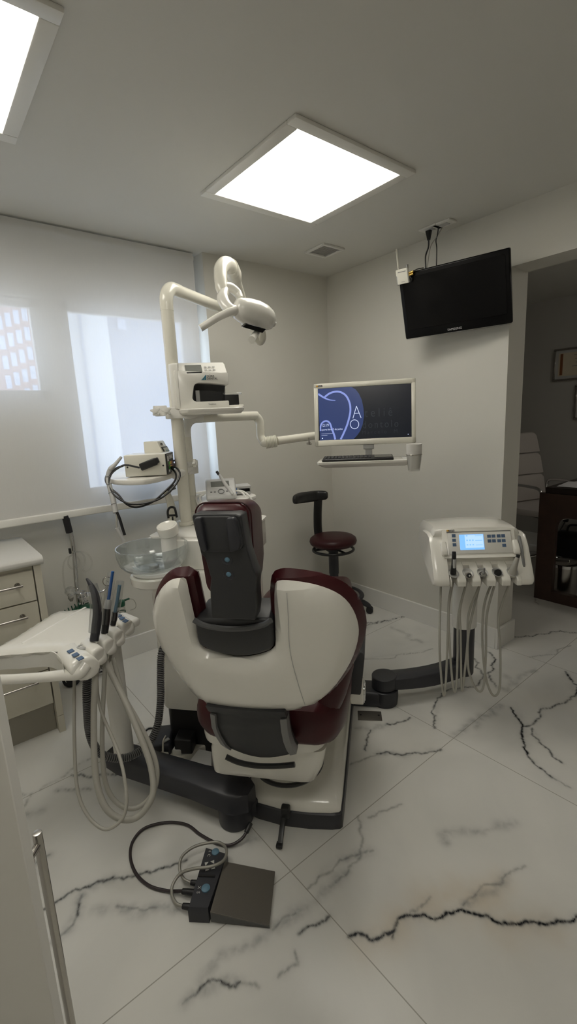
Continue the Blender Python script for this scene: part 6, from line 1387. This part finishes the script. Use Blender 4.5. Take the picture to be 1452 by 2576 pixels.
for k, (dx, mm) in enumerate(((-.07, 'cream'), (0, 'satin'), (.06, 'black'))):
    b = B(); c = Vector((a3.x, a3.y, .05)) + Vector((math.cos(CH - .75), math.sin(CH - .75), 0)) * dx; b.box(c, (.04, .04, .03), rz=CH, bev=.006); b.tube([c + Vector((0, 0, .01)), c + Vector((.02, .03, .05)), c + Vector((.06, .09, .03)), c + Vector((.08, .13, .01))], .004, seg=8); part('plug', b, M[mm], t)
bx = [Vector(p) for p in [(-1.9402,-1.079,0.06),(-1.8775,-1.1673,0.06),(-1.8327,-1.0893,0.06),(-1.8669,-1.0341,0.06)]]
t = thing('floor_duct', 'light grey metal duct box between the arm and the chair base', 'box', Vector((bx[0].x + bx[2].x, bx[0].y + bx[2].y, 0)) / 2)
b = B(); b.prism([Vector((p.x, p.y, 0)) for p in bx], (0, 0, .06), bev=.003, seg=1); part('cover', b, M['grey'], t)

# ================================================================ THE OFFICE BEYOND THE OPENING
# desk
DX0, DY0 = (0.9797,-1.2163)
zd = 0.8324
t = thing('office_desk', 'dark brown wooden desk with a rounded opening in its side panel', 'desk', (DX0 + .4, DY0 - .4, 0))
b = B()
Wp, y0 = .95, DY0
hole = [(-.125, .08), (-.85, .08), (-.85, zd - .17), (-.21, zd - .17)] + [(-.125 - .085 + .085 * math.cos(a), zd - .17 - .085 + .085 * math.sin(a)) for a in [PI / 2 - PI / 2 * i / 8 for i in range(1, 9)]]
b.box2((DX0, y0 - .125, 0), (DX0 + .05, y0, zd), bev=.002, seg=1); b.box2((DX0, y0 - Wp, 0), (DX0 + .05, y0 - .85, zd), bev=.002, seg=1)
b.box2((DX0, y0 - .85, 0), (DX0 + .05, y0 - .125, .08)); b.box2((DX0, y0 - .85, zd - .17), (DX0 + .05, y0 - .125, zd))
cc = [(y0 - .125, zd - .17)] + [(y0 - .125 - .085 + .085 * math.cos(a), zd - .17 - .085 + .085 * math.sin(a)) for a in [PI / 2 * i / 8 for i in range(9)]]
b.prism([(DX0, y, z) for y, z in cc], (.05, 0, 0)); part('side_panel', b, M['wood'], t)
b = B(); b.box2((DX0 + .05, y0 - .06, .25), (DX0 + 1.25, y0 - .03, zd)) if False else b.box2((DX0 + 1.2, y0 - Wp, 0), (DX0 + 1.25, y0, zd)); part('far_panel', b, M['wood'], t)
b = B(); b.box2((DX0 + .012, y0 - Wp, zd), (DX0 + 1.25, y0 - .035, zd + .045), bev=.004); part('top', b, M['woodtop'], t)
pp_ = thing('papers', 'white papers lying on the dark desk top', 'papers', (DX0 + .3, y0 - .32, zd + .046))
for i, (dx, dy, r) in enumerate(((.24, -.22, .1), (.27, -.24, -.12), (.22, -.26, .02))):
    b = B(); b.box((DX0 + dx, y0 + dy, zd + .0465 + i * .0012), (.30, .30, .001), rz=r); part('sheet', b, M['paper'], pp_)
# waste bin
wb = Vector((1.2033,-1.3385,0.0)) if False else Vector((1.227 , -1.3382, 0))
t = thing('pedal_bin', 'small steel bin with a flat lid seen through the desk opening', 'bin', wb)
b = B(); b.lathe([(0, 0), (.085, 0), (.09, .005), (.094, .225), (0, .225)], wb, seg=36); part('body', b, M['steel'], t)
b = B(); b.lathe([(.0, .226), (.097, .226), (.098, .250), (0, .251)], wb, seg=36); part('rim', b, M['chrome'], t)
b = B(); b.lathe([(0, .258), (.112, .258), (.115, .262), (.10, .268), (.04, .272), (0, .273)], wb, seg=36); b.sphere(wb + Vector((-.01, -.03, .276)), .010, seg=12); part('lid', b, M['steel'], t)
# office chair
OCf = Fr((1.79, -.94, 0), math.radians(-19))
o_ = OCf
t = thing('office_chair', 'pale leather office chair with padded back bands and chrome arms behind the desk', 'office chair', o_.o)
def cpad(b, z0, z1, y0, y1, hw0, hw1, r=.03):
    P = []
    rings = []
    for k in range(9):
        s = -1 + k / 4; x = s
        rings.append(s)
    pts = []
    b.prism([o_(-hw0, y0, z0), o_(hw0, y0, z0), o_(hw1, y1, z1 - .03), o_(hw1 - .03, y1 + .003, z1), o_(-hw1 + .03, y1 + .003, z1), o_(-hw1, y1, z1 - .03)], o_.R @ Vector((0, .04, .008)), bev=.012, seg=3)
for k, (z0, z1, y0, y1, a_, c_) in enumerate(((1.045, 1.228, .275, .315, .205, .195), (.845, 1.035, .235, .273, .22, .212), (.60, .835, .20, .233, .232, .226))):
    b = B(); cpad(b, z0, z1, y0, y1, a_, c_); part('back_pad', b, M['leather'], t)
b = B(); rings = []
for y, z, th in ((-.24, .515, .03), (-.22, .535, .045), (-.12, .545, .05), (.08, .535, .05), (.20, .55, .05), (.235, .58, .05)):
    rings.append([o_(x, y, z + s) for x, s in ((-.235, -th / 2), (-.24, 0), (-.225, th / 2), (.225, th / 2), (.24, 0), (.235, -th / 2))])
b.loft(rings); part('seat', b, M['leather'], t, angle=50)
for s in (-1, 1):
    b = B(); b.tube([o_(s * .25, .22, .53), o_(s * .255, .235, .68), o_(s * .26, .22, .765), o_(s * .265, .15, .785), o_(s * .265, -.06, .785), o_(s * .265, -.15, .77), o_(s * .265, -.18, .72), o_(s * .262, -.18, .58), o_(s * .25, -.16, .515)], .0135, seg=12, n=6); part('armrest', b, M['chrome'], t)
b = B(); b.box(o_(0, 0, .49), (.20, .22, .03), rz=o_.yaw, bev=.006); b.cyl(o_(0, 0, .10), o_(0, 0, .49), .022, seg=20); b.tube([o_(-.18, -.2, .50), o_(.18, -.2, .50)], .008, seg=8, n=0); part('mechanism', b, M['black'], t)
for k in range(5):
    a = k * 2 * PI / 5 + .3; b = B(); b.tube([o_(0, 0, .12), o_(.30 * math.cos(a), .30 * math.sin(a), .075)], [.020, .013], seg=10, n=1); lg = part('leg', b, M['chrome'], t)
    b = B(); c = o_(.30 * math.cos(a), .30 * math.sin(a), .030); b.cyl(c + Vector((-.012, 0, 0)), c + Vector((.012, 0, 0)), .029, seg=18, bev=.003); b.cyl(c, c + Vector((0, 0, .05)), .007, seg=8); part('caster', b, M['rubber'], lg)
# bag, socket and lead on the far wall under the desk
bagp = Vector((2.1053,-1.109,0.1768))
t = thing('black_bag', 'black round topped bag behind the desk opening near the far wall', 'bag', (bagp.x, bagp.y, 0))
b = B(); b.box((bagp.x, bagp.y, .15), (.16, .40, .30), bev=.07, seg=5); part('body', b, M['black'], t)
b = B(); b.tube([Vector((bagp.x - .02, bagp.y - .09, .295)), Vector((bagp.x - .02, bagp.y - .06, .36)), Vector((bagp.x - .02, bagp.y + .06, .36)), Vector((bagp.x - .02, bagp.y + .09, .295))], .010, seg=10); part('handle', b, M['black'], t)
so = Vector((2.475,-0.9084,0.3154))
t = thing('wall_socket', 'white wall socket plate with a black plug on the far office wall', 'socket', so)
b = B(); b.box(so + Vector((-.0, -.03, 0)), (.012, .15, .09), bev=.003); part('plate', b, M['trim'], t)
ps = Vector((2.45,-0.8729,0.319))
t = thing('socket_plug', 'black plug and thin lead drooping from the far wall socket', 'plug', ps)
b = B(); b.box(ps, (.04, .045, .03), bev=.008); part('body', b, M['black'], t)
b = B(); b.tube([Vector(p) for p in [(2.4264,-0.8749,0.3109),(2.3223,-0.8743,0.2427),(2.1707,-0.8913,0.2132),(2.0544,-0.9354,0.1878),(1.9521,-0.9874,0.175)]], .005, seg=8); b.tube([Vector(p) for p in [(2.1755,-0.8972,0.2051),(2.2311,-0.9267,0.2639),(2.2883,-0.979,0.237),(2.2159,-1.0608,0.2007)]], .005, seg=8); part('lead', b, M['cable'], t)
# certificates
c0, c1 = ((2.48,-0.6578,2.0161),(2.48,-0.6685,1.7101))
t = thing('framed_certificate', 'silver framed certificate with a rust red band on the dark office wall', 'picture frame', (2.47, c0[1] - .16, c1[2]))
def frame3(t, ya, yb, za, zb, deco):
    b = B(); w = .018
    for lo, hi in (((ya, za), (yb, za + w)), ((ya, zb - w), (yb, zb)), ((ya, za + w), (ya + w, zb - w)), ((yb - w, za + w), (yb, zb - w))): b.box2((2.455, lo[0], lo[1]), (2.478, hi[0], hi[1]), bev=.002, seg=1)
    part('frame', b, M['steel'], t)
    b = B(); b.box2((2.466, ya + w, za + w), (2.477, yb - w, zb - w)); part('mount', b, M['grey'], t)
    if deco:
        b = B(); b.box2((2.4645, ya + .045, za + .045), (2.466, yb - .045, zb - .045)); sh = part('sheet', b, M['tan'], t)
        b = B(); b.box2((2.4635, yb - .085, za + .055), (2.4645, yb - .06, zb - .05)); part('red_band', b, M['rust'], sh)
        b = B()
        for i, (k0, k1) in enumerate(((.05, .17), (.08, .16), (.09, .15), (.06, .18), (.05, .12))): z = zb - .075 - i * .034; b.box2((2.4635, ya + k0, z), (2.4645, ya + k1 + .05, z + .006))
        part('print_lines', b, M['greyink'], sh)
frame3(t, c0[1] - .40, c0[1], c1[2] - .0, c0[2], True)
fz = (2.48,-0.8702,1.662)
t = thing('lower_picture', 'edge of a second dark framed picture below the silver framed certificate', 'picture frame', (2.47, fz[1] - .15, fz[2] - .3))
frame3(t, fz[1] - .35, fz[1], 1.3314, fz[2], False)
# dome lamp of the office
t = thing('office_ceiling_lamp', 'round dome ceiling lamp lighting the office beyond the opening', 'ceiling light', (1.25, -2.35, 2.5))
b = B(); b.lathe([(.17, 2.5), (.175, 2.492), (.175, 2.478), (.16, 2.474)], (1.25, -2.35, 0), seg=40); part('rim', b, M['steel'], t)
M['dome'] = emit('lit dome', (1, .93, .85), 8.5)
b = B(); b.lathe([(.165, 2.478), (.155, 2.44), (.12, 2.41), (.06, 2.395), (0, 2.392)], (1.25, -2.35, 0), seg=40); part('dome', b, M['dome'], t)

# ================================================================ LIGHT AND CAMERA
sc = bpy.context.scene
wd = bpy.data.worlds.new('sky'); sc.world = wd; wd.use_nodes = True
nt = wd.node_tree; bg = nt.nodes['Background']
tc = nt.nodes.new('ShaderNodeTexCoord'); sx3 = nt.nodes.new('ShaderNodeSeparateXYZ'); rp = nt.nodes.new('ShaderNodeValToRGB')
nt.links.new(tc.outputs['Generated'], sx3.inputs[0]); nt.links.new(sx3.outputs[2], rp.inputs[0])
rp.color_ramp.elements[0].position = .0; rp.color_ramp.elements[0].color = (.72, .81, .96, 1)
rp.color_ramp.elements[1].position = .6; rp.color_ramp.elements[1].color = (.50, .68, 1.0, 1)
nt.links.new(rp.outputs[0], bg.inputs['Color']); bg.inputs['Strength'].default_value = 5.5
cam = bpy.data.cameras.new('camera'); co = bpy.data.objects.new('camera', cam); COL.objects.link(co); sc.camera = co
cam.sensor_fit = 'HORIZONTAL'; cam.sensor_width = 36; cam.lens = 29.0522
rr, ru, rf = Vector((0.7755,-0.6296,-0.0475)), Vector((0.1583,0.121,0.9799)), Vector((0.6112,0.7674,-0.1935))
cc = (-2.6494,-2.7321,1.4594)
co.matrix_world = Matrix(((rr.x, ru.x, -rf.x, cc[0]), (rr.y, ru.y, -rf.y, cc[1]), (rr.z, ru.z, -rf.z, cc[2]), (0, 0, 0, 1)))
cam.clip_start = .02
sc.view_settings.view_transform = 'Standard'; sc.view_settings.look = 'None'; sc.view_settings.gamma = 1; sc.view_settings.use_curve_mapping = False
sc.view_settings.exposure = 0.28
sc.cycles.max_bounces = 14; sc.cycles.transparent_max_bounces = 24; sc.cycles.diffuse_bounces = 6
